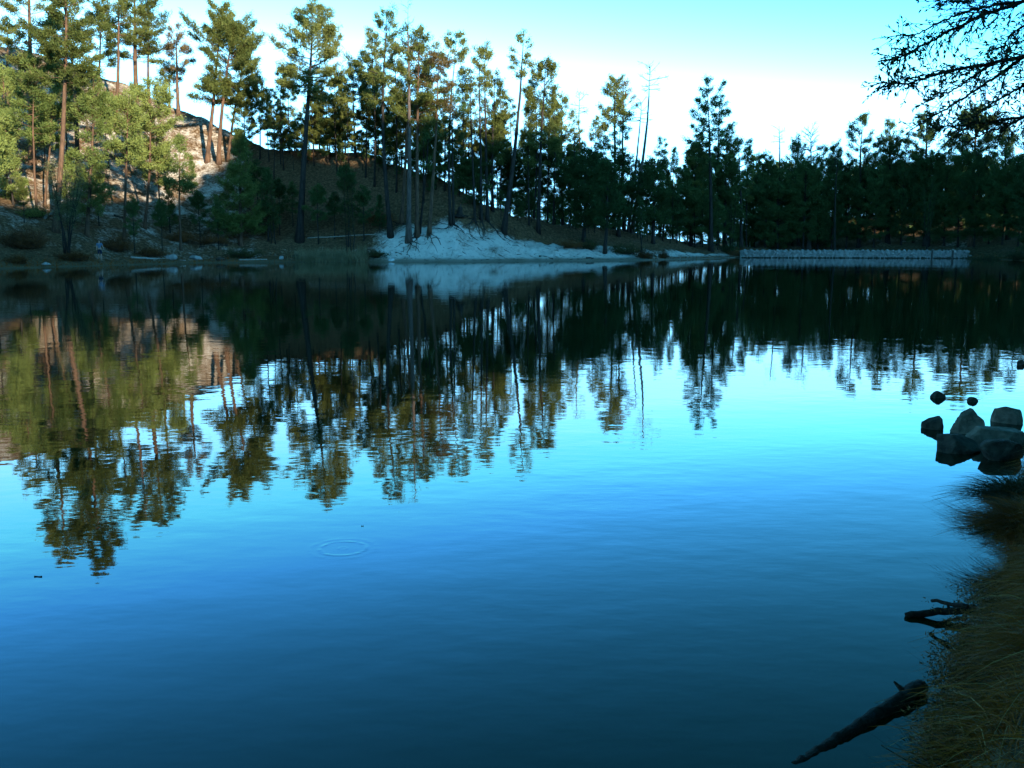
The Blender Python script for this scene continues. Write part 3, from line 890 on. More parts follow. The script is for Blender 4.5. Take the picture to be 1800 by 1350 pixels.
def rand_dirs(n, up=.5, spread=1.0):
    d = rng.normal(0, spread, (n, 3))
    d[:, 2] = np.abs(d[:, 2]) * .6 + up
    return unit(d)


def shrub(name, u, v, w, h, mat, label, cat='shrub', group=None, stems=70, leaves=900, y=None, twiggy=.5):
    b = ground_at(u, v, y)
    sc = b[1] / FPX
    W, Hh = w * sc / 2, h * sc
    o = empty(name, b, label, cat, group)
    st = MB()
    d = rand_dirs(stems, .35, .8)
    P0 = np.column_stack([rng.normal(0, W * .25, stems), rng.normal(0, W * .25, stems), np.full(stems, -.05)])
    tip = P0 + d * np.array([W, W, Hh]) * rng.uniform(.6, 1.1, (stems, 1))
    st.sticks(P0, tip, .022, .006, 4)
    k2 = np.repeat(np.arange(stems), 4)
    q0 = P0[k2] + (tip - P0)[k2] * rng.uniform(.3, 1, (len(k2), 1))
    st.sticks(q0, q0 + unit(d[k2] + rng.normal(0, .7, (len(k2), 3))) * rng.uniform(.1, .35, (len(k2), 1)) * Hh * twiggy, .009, .004, 3)
    put('stems', st.mesh('stems', M['bark_grey'] if mat != 'brush' else M['bark']), o)
    lf = MB()
    i = rng.integers(0, stems, leaves)
    p = P0[i] + (tip - P0)[i] * rng.uniform(.25, 1.05, (leaves, 1)) + rng.normal(0, .12 * W, (leaves, 3)) * np.array([1, 1, .5])
    p[:, 2] = np.maximum(p[:, 2], 0)
    lf.needles(p, unit(d[i] + np.array([0, 0, .2])), 4, .22, .05)
    put('foliage', lf.mesh('foliage', M[mat]), o)
    return o


shrub('brush_pile', 42, 436, 74, 34, 'brush', 'large rust-brown brush pile on the left shore', 'brush pile', stems=140, leaves=1800, twiggy=1.2)
shrub('shrub', 30, 464, 34, 16, 'brush', 'small orange shrub at the water edge, lower left', leaves=500)
shrub('brush_pile', 203, 440, 54, 26, 'brush', 'dark brown brush pile behind the standing person', 'brush pile', stems=120, leaves=900, twiggy=1.2)
shrub('shrub', 128, 456, 62, 14, 'brush', 'low dark brush on the bank just left of the person', leaves=900)
shrub('shrub', 264, 451, 46, 12, 'brush', 'low brown shrub above the long pale log', leaves=700)
shrub('shrub', 318, 424, 50, 20, 'brush', 'reddish brush on the shaded bank below the half-shaded pine', leaves=700)
shrub('shrub', 372, 428, 60, 16, 'brush', 'brown brush left of the cone-shaped pine foot', leaves=700)
shrub('shrub', 430, 452, 60, 14, 'sedge', 'low olive shrub at the water below the cone-shaped pine', leaves=900)
shrub('shrub', 480, 380, 40, 26, 'brush', 'rust-coloured bush on the shaded hill left of the big pine', leaves=600)
shrub('shrub', 668, 392, 50, 24, 'brush', 'rust-coloured bush on the shaded hill above the reeds', leaves=700)
shrub('shrub', 662, 452, 34, 12, 'sedge', 'olive tuft at the right end of the reeds', leaves=500)
shrub('shrub', 60, 383, 44, 20, 'needle_fresh', 'sunlit green bush low on the left slope', leaves=700)
shrub('shrub', 24, 352, 50, 26, 'needle_fresh', 'sunlit green bush high on the left slope near the edge', leaves=800)
shrub('shrub', 1006, 436, 44, 14, 'brush', 'reddish brush on the right side of the pale bank', leaves=500)
shrub('shrub', 1036, 438, 34, 20, 'sedge', 'round green bush at the foot of the dark young pines', leaves=600)
shrub('shrub', 1095, 446, 76, 18, 'sedge', 'olive brush along the shore under the dark young pines', leaves=1200)
shrub('shrub', 1132, 454, 40, 14, 'brush', 'orange shrub on the shore between the two pale banks', leaves=600)
shrub('shrub', 1164, 454, 24, 14, 'brush', 'small orange tuft at the start of the right pale bank', leaves=400)
shrub('shrub', 1300, 450, 42, 16, 'brush', 'straw-brown tuft where the stone dam begins', leaves=600)
shrub('shrub', 1280, 446, 40, 26, 'needle_dark', 'dark bush beside the left end of the dam', leaves=700)
shrub('shrub', 1640, 449, 60, 9, 'sedge', 'low weeds at the foot of the dam near the posts', leaves=500, y=126.5)
shrub('shrub', 1740, 456, 80, 16, 'sedge', 'olive reeds and weeds right of the dam', leaves=1200, y=123)
shrub('shrub', 1795, 458, 60, 18, 'sedge', 'olive weeds at the right edge of the far shore', leaves=900, y=117)


def broadleaf(name, u, v, h, stems, label, mat, spread, leaf_n, y=None, leaf=.11):
    """many-stemmed small tree with thin pale stems and sparse leaves"""
    b = ground_at(u, v, y)
    sc = b[1] / FPX
    o = empty(name, b, label, 'tree')
    st, lf = MB(), MB()
    ends = []
    for k in range(stems):
        a_ = rng.random() * 6.28
        ln = h * sc * rng.uniform(.75, 1.05)
        n = 9
        t = np.linspace(0, 1, n)
        out = spread * h * sc * rng.uniform(.2, 1)
        P = np.stack([np.cos(a_) * out * t ** 1.4 + rng.normal(0, .05, n) + rng.normal(0, .5 * sc * 8), np.sin(a_) * out * t ** 1.4 + rng.normal(0, .05, n), ln * t - .1], 1)
        st.tube(P, np.linspace(.07, .012, n), 5)
        m_ = 40
        tt = rng.uniform(.35, 1, m_)
        p = np.stack([np.interp(tt, t, P[:, c]) for c in range(3)], 1)
        dd = unit(np.column_stack([rng.normal(0, 1, (m_, 2)), rng.uniform(.3, 1.2, m_)]))
        e = p + dd * (rng.uniform(.3, 1.3, m_) * (1.2 - tt))[:, None]
        st.sticks(p, e, .014, .005, 3)
        ends.append((p, e))
    P0 = np.concatenate([a for a, _ in ends]); P1 = np.concatenate([c for _, c in ends])
    i = rng.integers(0, len(P0), leaf_n)
    p = P0[i] + (P1 - P0)[i] * rng.uniform(.3, 1.1, (leaf_n, 1)) + rng.normal(0, .12, (leaf_n, 3))
    lf.needles(p, unit(rng.normal(0, 1, (leaf_n, 3))), 3, leaf * 1.6, leaf * .5)
    put('trunk', st.mesh('trunk', M['bark_grey'], True), o)
    put('crown', lf.mesh('crown', M[mat]), o)
    return o


broadleaf('willow_tree', 120, 448, 165, 9, 'pale many-stemmed bare shrub tree at the left water edge', 'willow', .24, 2600)
broadleaf('birch_sapling', 614, 446, 130, 3, 'thin pale sapling rising behind the reeds', 'sedge', .10, 900)
broadleaf('birch_sapling', 478, 428, 120, 2, 'thin pale-stemmed sapling left of the big lone pine', 'sedge', .08, 600)
broadleaf('birch_sapling', 1124, 452, 120, 2, 'thin sapling standing on the shore below the dark pines', 'needle_dark', .08, 700)
broadleaf('birch_sapling', 1286, 446, 150, 4, 'thin grey leafless saplings beside the left end of the dam', 'needle_dark', .08, 600)
broadleaf('birch_sapling', 1630, 446, 130, 3, 'thin pale sapling behind the right part of the dam', 'needle_dark', .10, 900, y=136)

rd = MB()
n = 2600
ru = np.concatenate([rng.uniform(520, 648, n * 3 // 4), rng.normal(570, 25, n - n * 3 // 4)])
pts = []
for u in ru:
    y = np.interp(u, KU, KS) + rng.uniform(-.3, 2.2)
    x = (u - 900) / FPX * y
    pts.append((x, y))
pts = np.array(pts)
P = np.column_stack([pts, np.maximum(terrain_z(pts[:, 0], pts[:, 1]), -.1) - .05])
blades(rd, P, rand_dirs(n, 2.2, .35), rng.uniform(.6, 1.6, n), np.full(n, .035), 3, .12)
put('reeds', rd.mesh('reeds', M['reed']), kind='stuff', label='pale straw reeds standing along the far shore', category='reeds')
rg = MB()
n = 5200
ru = rng.uniform(-20, 1800, n)
ok = ~((ru > 650) & (ru < 1130)) & ~((ru > 1310) & (ru < 1640))
ru = ru[ok]; n = len(ru)
y = np.interp(ru, KU, KS) + np.abs(rng.normal(0, 1.6, n))
x = (ru - 900) / FPX * y
P = np.column_stack([x, y, terrain_z(x, y) - .03])
blades(rg, P, rand_dirs(n, 1.0, .6), rng.uniform(.2, .55, n), np.full(n, .04), 2, .3)
put('shore_grass', rg.mesh('shore_grass', M['dry_grass']), kind='stuff', label='brown grass tufts along the far shoreline', category='grass')

# ------------------------------------------------------------------ driftwood, stump, stones of the far shore
def log_between(name, a, b, r, mat, label, cat='log', group=None, n=9, stub=None, wob=.25):
    a, b = np.array(a, float), np.array(b, float)
    t = np.linspace(0, 1, n)
    P = a[None] * (1 - t)[:, None] + b[None] * t[:, None]
    ln = np.linalg.norm(b - a)
    P[1:-1] += rng.normal(0, r * wob, (n - 2, 3))
    mb = MB()
    rad = r * (1 - .35 * t) * (1 + rng.normal(0, .035, n))
    mb.tube(P - a, rad, 12, True, .12)
    o = put(name, mb.mesh(name, M[mat], True), None, a, label=label, category=cat, group=group)
    if stub:
        for (f, d, l) in stub:
            m2 = MB()
            p = (P - a)[int(f * (n - 1))]
            d = np.array(d, float)
            m2.tube(np.array([p, p + d * l * .5 + rng.normal(0, .004, 3), p + d * l]), [r * .45, r * .35, r * .12], 6)
            put('stub', m2.mesh('stub', M[mat], True), o)
    return o


def shore_log(u0, v0, u1, v1, r, mat, label, lift=.06):
    a = ground_at(u0, v0); b = ground_at(u1, v1)
    for p in (a, b): p[2] = max(p[2], 0) + lift
    return log_between('driftwood_log', a, b, r, mat, label, 'log', 'driftwood on the far shore')


shore_log(230, 454, 326, 459, .11, 'drift', 'long pale log lying along the left shore')
shore_log(528, 452, 592, 455, .10, 'drift', 'bleached log at the water in front of the reeds')
shore_log(420, 458, 470, 458, .09, 'drift', 'short bleached log left of the reeds at the water')
shore_log(948, 452, 972, 456, .10, 'bark_grey', 'dark driftwood stick lying on the pale beach')
shore_log(1030, 455, 1044, 455, .08, 'bark_grey', 'small dark driftwood piece near the right of the beach')
shore_log(706, 448, 694, 446, .05, 'bark_grey', 'short dark stick beside the white rock')
shore_log(200, 380, 222, 388, .14, 'bark_grey', 'dark fallen trunk in the shade of the left slope')
shore_log(78, 386, 98, 371, .16, 'drift', 'sunlit fallen trunk leaning on the left slope')
shore_log(540, 420, 680, 412, .06, 'drift', 'thin pale pole lying across the foot of the shaded hill')
shore_log(400, 432, 350, 438, .10, 'bark_grey', 'dark log half buried in the shaded left bank')


def rock_mesh(w, d, h, seed, mat, sub=3, rough=.22):
    import bmesh
    r_ = random.Random(seed)
    bm = bmesh.new()
    bmesh.ops.create_icosphere(bm, subdivisions=sub, radius=1)
    cuts = []
    for k in range(15):
        v = Vector((r_.gauss(0, 1), r_.gauss(0, 1), r_.gauss(.15, .8))).normalized()
        cuts.append((v, r_.uniform(.5, .8)))
    for vt in bm.verts:
        p = vt.co.copy()
        p = Vector([math.copysign(abs(c) ** .72, c) for c in p]) * .9
        for c, dd in cuts:
            e = p.dot(c) - dd
            if e > 0: p -= c * e * .98
        nn = vnoise(np.array([p.x * 2 + seed]), np.array([p.y * 2 + p.z * 1.7]), 1.3, seed % 7)[0] * rough
        nn += vnoise(np.array([p.x * 6 + seed + p.z * 3]), np.array([p.y * 6 - p.z * 5]), 1.3, seed % 5)[0] * rough * .35
        p *= 1 + nn * .6
        vt.co = Vector((p.x * w / 2, p.y * d / 2, p.z * h / 2))
    bm.normal_update()
    for ed in bm.edges:
        if len(ed.link_faces) == 2 and ed.calc_face_angle(0) > .22: ed.smooth = False
    me = bpy.data.meshes.new('rock')
    bm.to_mesh(me)
    bm.free()
    me.materials.append(M[mat])
    for p in me.polygons: p.use_smooth = True
    return me


b = ground_at(689, 457)
put('rock', rock_mesh(1.0, .9, .75, 5, 'white_rock'), None, (b[0], b[1] - .2, .12), label='small white rock at the water edge of the pale bank', category='rock')
b = ground_at(808, 382)
o = empty('tree_stump', b, 'dark broken tree stump on the pale bank behind the twin pines', 'stump')
mb = MB()
mb.tube(np.array([[0, 0, -.2], [0, 0, .1], [.02, 0, .4], [.05, 0, .8], [.1, 0, 1.0]]), [.65, .42, .32, .28, .2], 10, True, .35)
put('trunk', mb.mesh('trunk', M['bark_grey'], True), o)
for k in range(5):
    a_ = k * 1.3
    mb = MB()
    mb.tube(np.array([[0, 0, .15], [math.cos(a_) * .5, math.sin(a_) * .5, .02], [math.cos(a_) * 1.0, math.sin(a_) * 1.0, -.08]]), [.16, .1, .04], 6)
    put('root', mb.mesh('root', M['bark_grey'], True), o)
mb = MB()
mb.tube(np.array([[.08, 0, .85], [.12, .02, 1.15], [.2, .02, 1.35]]), [.12, .07, .02], 6)
put('splinter', mb.mesh('splinter', M['dead_wood'], True), o)

# stones and lumps scattered at the left shore
for i, (u, v, w, h, lab) in enumerate([(345, 456, 30, 10, 'pale boulder at the water right of the long log'), (300, 454, 26, 9, 'pale boulder just above the long log end'),
                                       (388, 458, 18, 8, 'grey stone in the shallows below the cone-shaped pine'), (520, 456, 16, 12, 'dark rock with light top left of the reeds'),
                                       (494, 455, 12, 6, 'small pale stone left of the dark shore rock'), (80, 466, 22, 6, 'flat pale stone right of the orange shrub')]):
    b = ground_at(u, v)
    sc = b[1] / FPX
    put('rock', rock_mesh(w * sc, w * sc * .8, h * sc * 1.5, 20 + i, 'rock' if i in (2, 3) else 'stone'), None, (b[0], b[1], max(b[2], 0) + h * sc * .2), label=lab, category='rock', group='rocks of the left shore')

# ------------------------------------------------------------------ stone dam
A, B = np.array([at_z(1298, 452)[0], 136.0]), np.array([59.3, 131.0])
A[0] = (1298 - 900) / FPX * 136
dirn = (B - A) / np.linalg.norm(B - A)
nrm = np.array([dirn[1], -dirn[0]])
if nrm[1] > 0: nrm = -nrm
LN = np.linalg.norm(B - A)
TOP = .98
dam = empty('stone_dam', (A[0], A[1], 0), 'long low dam of pale rubble stone across the far right water', 'dam')
mb = MB()
sec = np.array([(.35, -1.5), (.25, TOP - .12), (-1.4, TOP - .12), (-1.6, -1.5)])
Vv = []
for t in (0, LN):
    for o_, z in sec:
        p = dirn * t + nrm * o_
        Vv.append((p[0], p[1], z))
mb.add(Vv, None, [(0, 1, 5, 4), (1, 2, 6, 5), (2, 3, 7, 6), (3, 2, 1, 0), (4, 5, 6, 7)])
put('wall', mb.mesh('wall', M['stone']), dam)
proto = rock_mesh(1, 1, 1, 77, 'stone', 1, .3)
pv = np.array([v.co[:] for v in proto.vertices]); pf = np.array([p.vertices[:] for p in proto.polygons])
st = MB()
zrow = .12
while zrow < TOP:
    t = rng.uniform(0, .3)
    while t < LN:
        w = rng.uniform(.35, .95)
        hh = rng.uniform(.22, .36)
        ang = rng.uniform(-.25, .25)
        c_, s_ = math.cos(ang), math.sin(ang)
        p = pv * np.array([w * 1.15, .3, hh * 1.35])
        p = np.column_stack([p[:, 0] * c_ - p[:, 2] * s_ * .4, p[:, 1], p[:, 2] * c_ + p[:, 0] * s_ * .4])
        base = dirn * (t + w / 2) + nrm * (.30 + rng.normal(0, .04))
        X = base[0] + p[:, 0] * dirn[0] + p[:, 1] * nrm[0]
        Y = base[1] + p[:, 0] * dirn[1] + p[:, 1] * nrm[1]
        st.add(np.column_stack([X, Y, p[:, 2] + zrow]), pf)
        t += w * .93
    zrow += .21
t = 0.0
while t < LN:
    w = rng.uniform(.4, .8)
    for off in (-.05, -.55, -1.05):
        base = dirn * (t + w / 2 + rng.normal(0, .1)) + nrm * off
        p = pv * np.array([w * 1.2, .6, .3])
        st.add(np.column_stack([base[0] + p[:, 0] * dirn[0] + p[:, 1] * nrm[0], base[1] + p[:, 0] * dirn[1] + p[:, 1] * nrm[1], p[:, 2] + TOP - .1 + rng.normal(0, .025)]), pf)
    t += w
o = put('stones', st.mesh('stones', M['stone']), dam)
o['kind'] = 'stuff'
# dark rubble toe of the dam
st = MB()
for k in range(420):
    t = rng.uniform(0, LN)
    base = A + dirn * t + nrm * rng.uniform(.5, 2.4 if t > LN * .55 else 1.3)
    sz = rng.uniform(.2, .5)
    st.add(pv * np.array([sz, sz, sz * .6]) + np.array([base[0], base[1], .02 + rng.uniform(-.05, .05)]), pf)
put('rubble', st.mesh('rubble', M['rock']), None, kind='stuff', label='dark wet rubble along the foot of the stone dam', category='rubble')
for (u, y, h, lab) in [(1632, 130.0, .95, 'dark post in front of the right part of the dam'), (1668, 129.0, 1.05, 'pale-topped post near the right end of the dam')]:
    x = (u - 900) / FPX * y
    o = empty('wooden_post', (x, y, -.2), lab, 'post', 'posts by the dam')
    mb = MB(); mb.tube(np.array([[0, 0, -.4], [0, 0, .4], [.02, 0, h], [.03, 0, h + .2]]), [.16, .14, .13, .11], 8, True, .12)
    put('shaft', mb.mesh('shaft', M['post'], True), o)
    mb = MB(); mb.tube(np.array([[.03, 0, h + .2], [.03, 0, h + .27], [.03, 0, h + .34]]), [.17, .19, .12], 8)
    put('cap', mb.mesh('cap', M['drift' if 'pale' in lab else 'post'], True), o)

# ------------------------------------------------------------------ person on the left bank
def skin_mesh(name, joints, bones, mat, parent, sub=2):
    me = bpy.data.meshes.new(name)
    me.from_pydata([j[:3] for j in joints], bones, [])
    o = put(name, me, parent)
    me.materials.append(M[mat])
    sk = o.modifiers.new('skin', 'SKIN')
    sk.use_smooth_shade = True
    for i, j in enumerate(joints):
        r = j[3] if len(j) == 4 else j[3:5]
        me.skin_vertices[0].data[i].radius = (r, r) if not isinstance(r, tuple) else r
    me.skin_vertices[0].data[0].use_root = True
    o.modifiers.new('sub', 'SUBSURF').levels = sub
    o.modifiers['sub'].render_levels = sub
    return o


b = ground_at(176, 455)
per = empty('person', (b[0], b[1], b[2] - .02), 'person in blue top and dark shorts standing on the left bank', 'person')
J = [(0, 0, .90, .13), (0, 0, 1.12, .13), (0, 0, 1.34, .135), (0, 0, 1.44, .07), (0, .0, 1.52, .055), (0, -.01, 1.60, .085), (0, -.005, 1.68, .075),
     (-.20, 0, 1.38, .06), (-.27, .01, 1.12, .042), (-.27, -.04, .86, .034), (-.27, -.07, .76, .035),
     (.20, 0, 1.38, .06), (.31, -.02, 1.16, .042), (.42, -.12, .97, .034), (.47, -.17, .90, .035),
     (-.10, 0, .84, .085), (-.12, -.01, .48, .058), (-.12, .02, .10, .04), (-.12, -.02, .04, .042), (-.13, -.16, .03, .035),
     (.10, 0, .84, .085), (.13, .0, .48, .058), (.14, .03, .10, .04), (.14, -.01, .04, .042), (.16, -.15, .03, .035)]
BN = [(0, 1), (1, 2), (2, 3), (3, 4), (4, 5), (5, 6), (2, 7), (7, 8), (8, 9), (9, 10), (2, 11), (11, 12), (12, 13), (13, 14), (0, 15), (15, 16), (16, 17), (17, 18), (18, 19), (0, 20), (20, 21), (21, 22), (22, 23), (23, 24)]
skin_mesh('body', J, BN, 'skin', per)
JS = [(0, 0, .92, .155), (0, 0, 1.14, .15), (0, 0, 1.35, .155), (0, 0, 1.44, .085), (-.20, 0, 1.385, .085), (-.26, .01, 1.18, .065), (.20, 0, 1.385, .085), (.295, -.015, 1.20, .065)]
skin_mesh('shirt', JS, [(0, 1), (1, 2), (2, 3), (2, 4), (4, 5), (2, 6), (6, 7)], 'shirt', per)
JP = [(0, 0, .95, .15), (0, 0, .88, .15), (-.10, 0, .82, .11), (-.125, 0, .42, .085), (.10, 0, .82, .11), (.135, 0, .42, .085)]
skin_mesh('shorts', JP, [(0, 1), (1, 2), (2, 3), (1, 4), (4, 5)], 'shorts', per)
JH = [(0, .015, 1.655, .098), (0, .02, 1.715, .08)]
skin_mesh('hair', JH, [(0, 1)], 'hair', per)

# ------------------------------------------------------------------ near bank: rocks, logs, grass
for i, (u, v, w, h, lab) in enumerate([
        (1714, 766, 76, 54, 'tall pale grey boulder in the middle of the near rocks'),
        (1650, 757, 56, 26, 'dark rock standing alone in the water left of the boulder'),
        (1652, 701, 34, 15, 'small dark rock farthest out in the water'),
        (1714, 708, 30, 12, 'small rock peeking out behind the tall boulder'),
        (1702, 800, 112, 36, 'broad dark rock in front of the tall boulder'),
        (1768, 790, 120, 46, 'rounded grey rock right of the tall boulder'),
        (1790, 748, 90, 38, 'flat-topped grey rock at the upper right of the pile'),
        (1775, 812, 96, 34, 'dark low rock at the lower right of the pile'),
        (1798, 643, 20, 12, 'tiny dark rock in the water at the right edge')]):
    p = at_z(u, v)
    sc = p[1] / FPX
    hh = h * sc
    put('rock', rock_mesh(w * sc * .98, w * sc * .75, hh * 2.1, 101 + i * 3, 'rock_pale' if i in (0, 5, 6) else 'rock', 4, .14), None, (p[0], p[1] + w * sc * .4, hh * .02), label=lab, category='rock', group='rocks off the near bank')

a, b = at_z(1620, 1200, .05), at_z(1396, 1342, .0)
a[2], b[2] = .03, -.022
log_between('fallen_log', a, b, .04, 'wet_log', 'dark wet log slanting out of the water at lower right', 'log', None, 36,
            [(.16, (-.6, .3, .7), .09), (.34, (.2, .4, .7), .05), (.05, (.5, .1, .5), .06)], .07)
a, b = at_z(1715, 1068, .07), at_z(1592, 1082, .008)
log_between('fallen_log', a, b, .026, 'wet_log', 'short dark log poking from the bank grass over the water', 'log', None, 12, [(.45, (-.2, .6, .6), .06)], .12)
a, b = at_z(1700, 1066, .16), at_z(1638, 1056, .1)
log_between('stick', a, b, .014, 'wet_log', 'thin broken stick above the short dark log', 'stick', None, 8)
a, b = at_z(1700, 1085, .1), at_z(1652, 1094, .05)
log_between('stick', a, b, .009, 'wet_log', 'thin twig below the short dark log', 'stick', None, 8)

for i, (u, v, lab) in enumerate([(67, 1014, 'dark leaf floating below the reflected left pines'), (637, 925, 'tiny dark speck floating behind the ripple ring')]):
    p = at_z(u, v)
    r_ = .018 if i == 0 else .006
    th = np.linspace(0, 2 * np.pi, 9)[:-1]
    Vv = np.column_stack([np.cos(th) * r_ * 1.5, np.sin(th) * r_ * .8, .004 + .004 * np.cos(2 * th)])
    mb = MB(); mb.add(np.concatenate([Vv, [[0, 0, .002]], Vv * np.array([1, 1, 0]) - np.array([0, 0, .002])]), [(8, k, (k + 1) % 8) for k in range(8)], [(k, 9 + k, 9 + (k + 1) % 8, (k + 1) % 8) for k in range(8)])
    put('floating_leaf', mb.mesh('floating_leaf', M['wet_log']), None, p, label=lab, category='leaf', group='leaves afloat')


def tussock(u, v, R_, n, ln, label, mat='sedge', z=.0):
    p = at_z(u, v, z)
    p[2] = max(tz(p[0], p[1]), 0) - .02
    o = empty('grass_tussock', p, label, 'grass', 'tussocks on the near bank')
    me = rock_mesh(R_ * 1.5, R_ * 1.5, R_ * 1.1, int(u), 'dry_grass', 3, .5)
    put('mound', me, o)
    mb = MB()
    th = rng.random(n) * 6.28
    rr = R_ * .72 * np.sqrt(rng.random(n))
    P = np.column_stack([np.cos(th) * rr, np.sin(th) * rr, R_ * .45 * (1 - (rr / R_) ** 2)])
    D = unit(np.column_stack([np.cos(th) * rr / R_ * 1.2 + rng.normal(0, .25, n), np.sin(th) * rr / R_ * 1.2 + rng.normal(0, .25, n), rng.uniform(.35, 1.0, n)]))
    blades(mb, P, D, ln * rng.uniform(.5, 1.15, n), rng.uniform(.004, .009, n), 4, .55)
    put('blades', mb.mesh('blades', M[mat]), o)


tussock(1795, 900, .34, 2600, .42, 'dark grassy tussock with drooping blades below the near rocks')
tussock(1830, 985, .36, 2600, .42, 'brown tussock below the dark one on the near bank', 'dry_grass')

gr, gs = MB(), MB()
nc_ = 2600
cx_ = rng.uniform(.8, 6.2, nc_); cy_ = rng.uniform(2.4, 10.5, nc_)
sdv = lake_sd(cx_, cy_)
uu = 900 + FPX * cx_ / (cy_ * CP + .3)
ok = (sdv > .0) & (sdv < 2.6) & (uu < 2000)
cx_, cy_, sdv = cx_[ok], cy_[ok], sdv[ok]
e = .05
gdx = (lake_sd(cx_ + e, cy_) - sdv) / e; gdy = (lake_sd(cx_, cy_ + e) - sdv) / e
edge = np.clip(1 - sdv / .5, 0, 1)
size = rng.uniform(.55, 1.35, len(cx_))
per_ = (70 * size).astype(int)
i = np.repeat(np.arange(len(cx_)), per_)
n = len(i)
off = rng.normal(0, .055, (n, 2)) * size[i][:, None]
px_, py_ = cx_[i] + off[:, 0], cy_[i] + off[:, 1]
flow = rng.normal(0, .35, (len(cx_), 2))
D = np.column_stack([off[:, 0] * 6 - gdx[i] * (.1 + .55 * edge[i]) + flow[i, 0] + rng.normal(0, .2, n), off[:, 1] * 6 - gdy[i] * (.1 + .55 * edge[i]) + flow[i, 1] + rng.normal(0, .2, n), rng.uniform(.5, 1.2, n)])
P = np.column_stack([px_, py_, terrain_z(px_, py_) - .02])
L = rng.uniform(.12, .34, n) * size[i]
W_ = rng.uniform(.003, .009, n)
pale = rng.random(n) < .05
blades(gr, P[~pale], unit(D[~pale]), L[~pale], W_[~pale], 3, .8)
blades(gs, P[pale], unit(D[pale] + np.array([0, 0, .2])), L[pale] * 1.3, W_[pale], 4, .9)
put('straw', gs.mesh('straw', M['straw']), kind='stuff', label='scattered paler straw blades among the bank grass', category='grass')
put('bank_grass', gr.mesh('bank_grass', M['dry_grass']), kind='stuff', label='dry brown grass covering the near bank at right', category='grass')
# low leafy weeds hanging at the water's edge
wd = MB()
n = 1500
t_ = rng.random(n)
eu = np.interp(t_, [0, .4, .7, 1], [1735, 1700, 1685, 1640]) + rng.normal(0, 26, n)
ev = np.interp(t_, [0, .4, .7, 1], [1050, 1150, 1210, 1345]) + rng.normal(0, 12, n)
P = np.array([at_z(a_, b_, 0) for a_, b_ in zip(eu, ev)])
P[:, 2] = np.maximum(terrain_z(P[:, 0], P[:, 1]), 0) + rng.uniform(.0, .12, n)
wd.needles(P, rand_dirs(n, .3), 3, .03, .009)
put('water_weeds', wd.mesh('water_weeds', M['brush']), kind='stuff', label='small leafy weeds at the water edge of the near bank', category='weeds')

# ------------------------------------------------------------------ tree overhanging from the right
TY = 8.0
tb = np.array([6.6, TY, 0])
tb[2] = tz(tb[0], tb[1])
ov = empty('oak_tree', tb, 'tree off to the right whose leafy branches hang into the upper right corner', 'tree')
mb = MB()
zz = np.linspace(-.3, 7.0, 10)
mb.tube(np.column_stack([.05 * np.sin(zz), .05 * np.cos(zz * 1.3), zz]), np.linspace(.24, .10, 10), 12, True, .1)
put('trunk', mb.mesh('trunk', M['bark_grey'], True), ov)
LIMBS = [([(2290, -260), (2050, -90), (1900, -25), (1800, 3), (1725, 26), (1655, 62), (1600, 92), (1562, 108)], .024, 0),
         ([(1800, 3), (1740, 10), (1690, 22), (1650, 40), (1610, 62), (1575, 62)], .012, .1),
         ([(2290, -30), (2050, 50), (1900, 84), (1800, 100), (1745, 112), (1700, 119), (1640, 132), (1590, 148), (1540, 146)], .024, -.3),
         ([(1800, 100), (1765, 125), (1725, 152), (1685, 178), (1640, 205), (1600, 228)], .014, -.4),
         ([(1745, 112), (1715, 132), (1680, 156), (1650, 168), (1625, 180)], .010, -.2),
         ([(1900, 84), (1840, 125), (1800, 150), (1760, 172), (1725, 195), (1700, 222)], .014, -.1),
         ([(2290, 160), (2050, 175), (1900, 188), (1800, 206), (1740, 214), (1690, 221), (1640, 222)], .018, .2),
         ([(1800, 206), (1770, 222), (1735, 232), (1700, 250)], .010, .1),
         ([(2050, -90), (1900, -75), (1800, -35), (1750, -12), (1690, 2), (1640, 2)], .016, .3),
         ([(1900, -25), (1850, 20), (1800, 45), (1775, 62), (1760, 90)], .012, .2),
         ([(1900, 84), (1850, 70), (1800, 72), (1760, 82), (1735, 90)], .010, .3)]
leafP, leafD = [], []
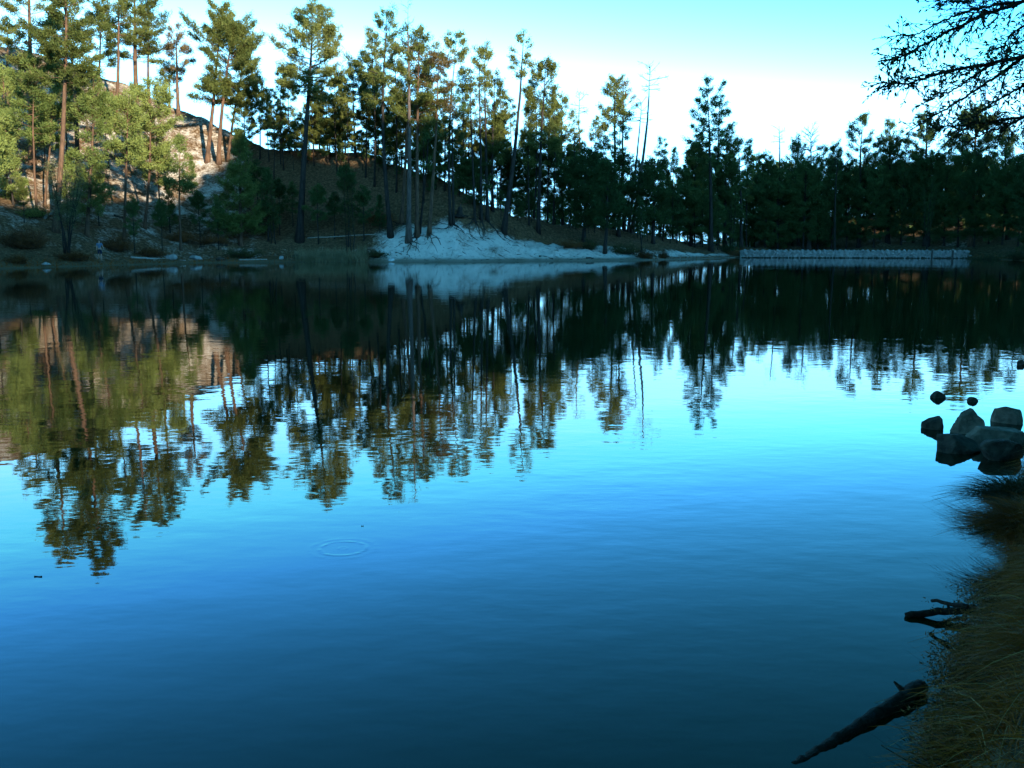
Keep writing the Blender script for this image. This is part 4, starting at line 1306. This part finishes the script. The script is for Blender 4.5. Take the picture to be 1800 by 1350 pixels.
for pts, r_, dy in LIMBS:
    P = []
    for k, (u, v) in enumerate(pts):
        P.append(at_y(u, v, TY + dy * k / len(pts) + (0 if k else 0)))
    P = np.array(P)
    n = 40
    t = np.linspace(0, len(P) - 1, n)
    Q = np.stack([np.interp(t, np.arange(len(P)), P[:, c]) for c in range(3)], 1)
    Q[1:-1] += rng.normal(0, .004, (n - 2, 3))
    if pts[0][0] > 2200: Q[0] = tb + np.array([0, 0, P[0, 2] - tb[2] - .15])
    mb = MB()
    mb.tube(Q - tb, np.linspace(r_, .004, n), 7)
    # twigs
    k = int(np.linalg.norm(np.diff(Q, axis=0), axis=1).sum() * 60)
    f = rng.uniform(.22 if pts[0][0] > 2200 else .05, 1, k)
    i = np.clip((f * (n - 1)).astype(int), 0, n - 2)
    fw = unit(Q[i + 1] - Q[i])
    d = unit(fw * .8 + rng.normal(0, .7, (k, 3)) + np.array([0, 0, -.12]))
    ln = rng.uniform(.08, .42, k)
    ln = ln * (1.2 - .75 * f)
    e = Q[i] + d * ln[:, None]
    mb.sticks(Q[i] - tb, e - tb, .003, .0014, 4)
    put('branch', mb.mesh('branch', M['bark_grey'], True), ov)
    m_ = 5
    j = np.repeat(np.arange(k), m_)
    w = rng.uniform(.3, 1.05, (len(j), 1))
    leafP.append(Q[i][j] * (1 - w) + e[j] * w)
    leafD.append(unit(d[j] + rng.normal(0, .7, (len(j), 3)) + np.array([0, 0, -.15])))
LP, LD = np.concatenate(leafP) - tb, np.concatenate(leafD)
n = len(LP)
sd_ = unit(np.cross(LD, rng.normal(size=(n, 3))))
l_ = rng.uniform(.02, .043, (n, 1)); w_ = l_ * .19
V_ = np.stack([LP, LP + LD * l_ * .3 - sd_ * w_, LP + LD * l_ * .72 - sd_ * w_ * .8, LP + LD * l_, LP + LD * l_ * .72 + sd_ * w_ * .8, LP + LD * l_ * .3 + sd_ * w_], 1).reshape(-1, 3)
f = np.arange(n)[:, None] * 6
mb = MB(); mb.add(V_, None, np.concatenate([f + np.array([[0, 1, 2, 5]]), f + np.array([[5, 2, 3, 4]])]))
put('crown', mb.mesh('crown', M['leaf']), ov)
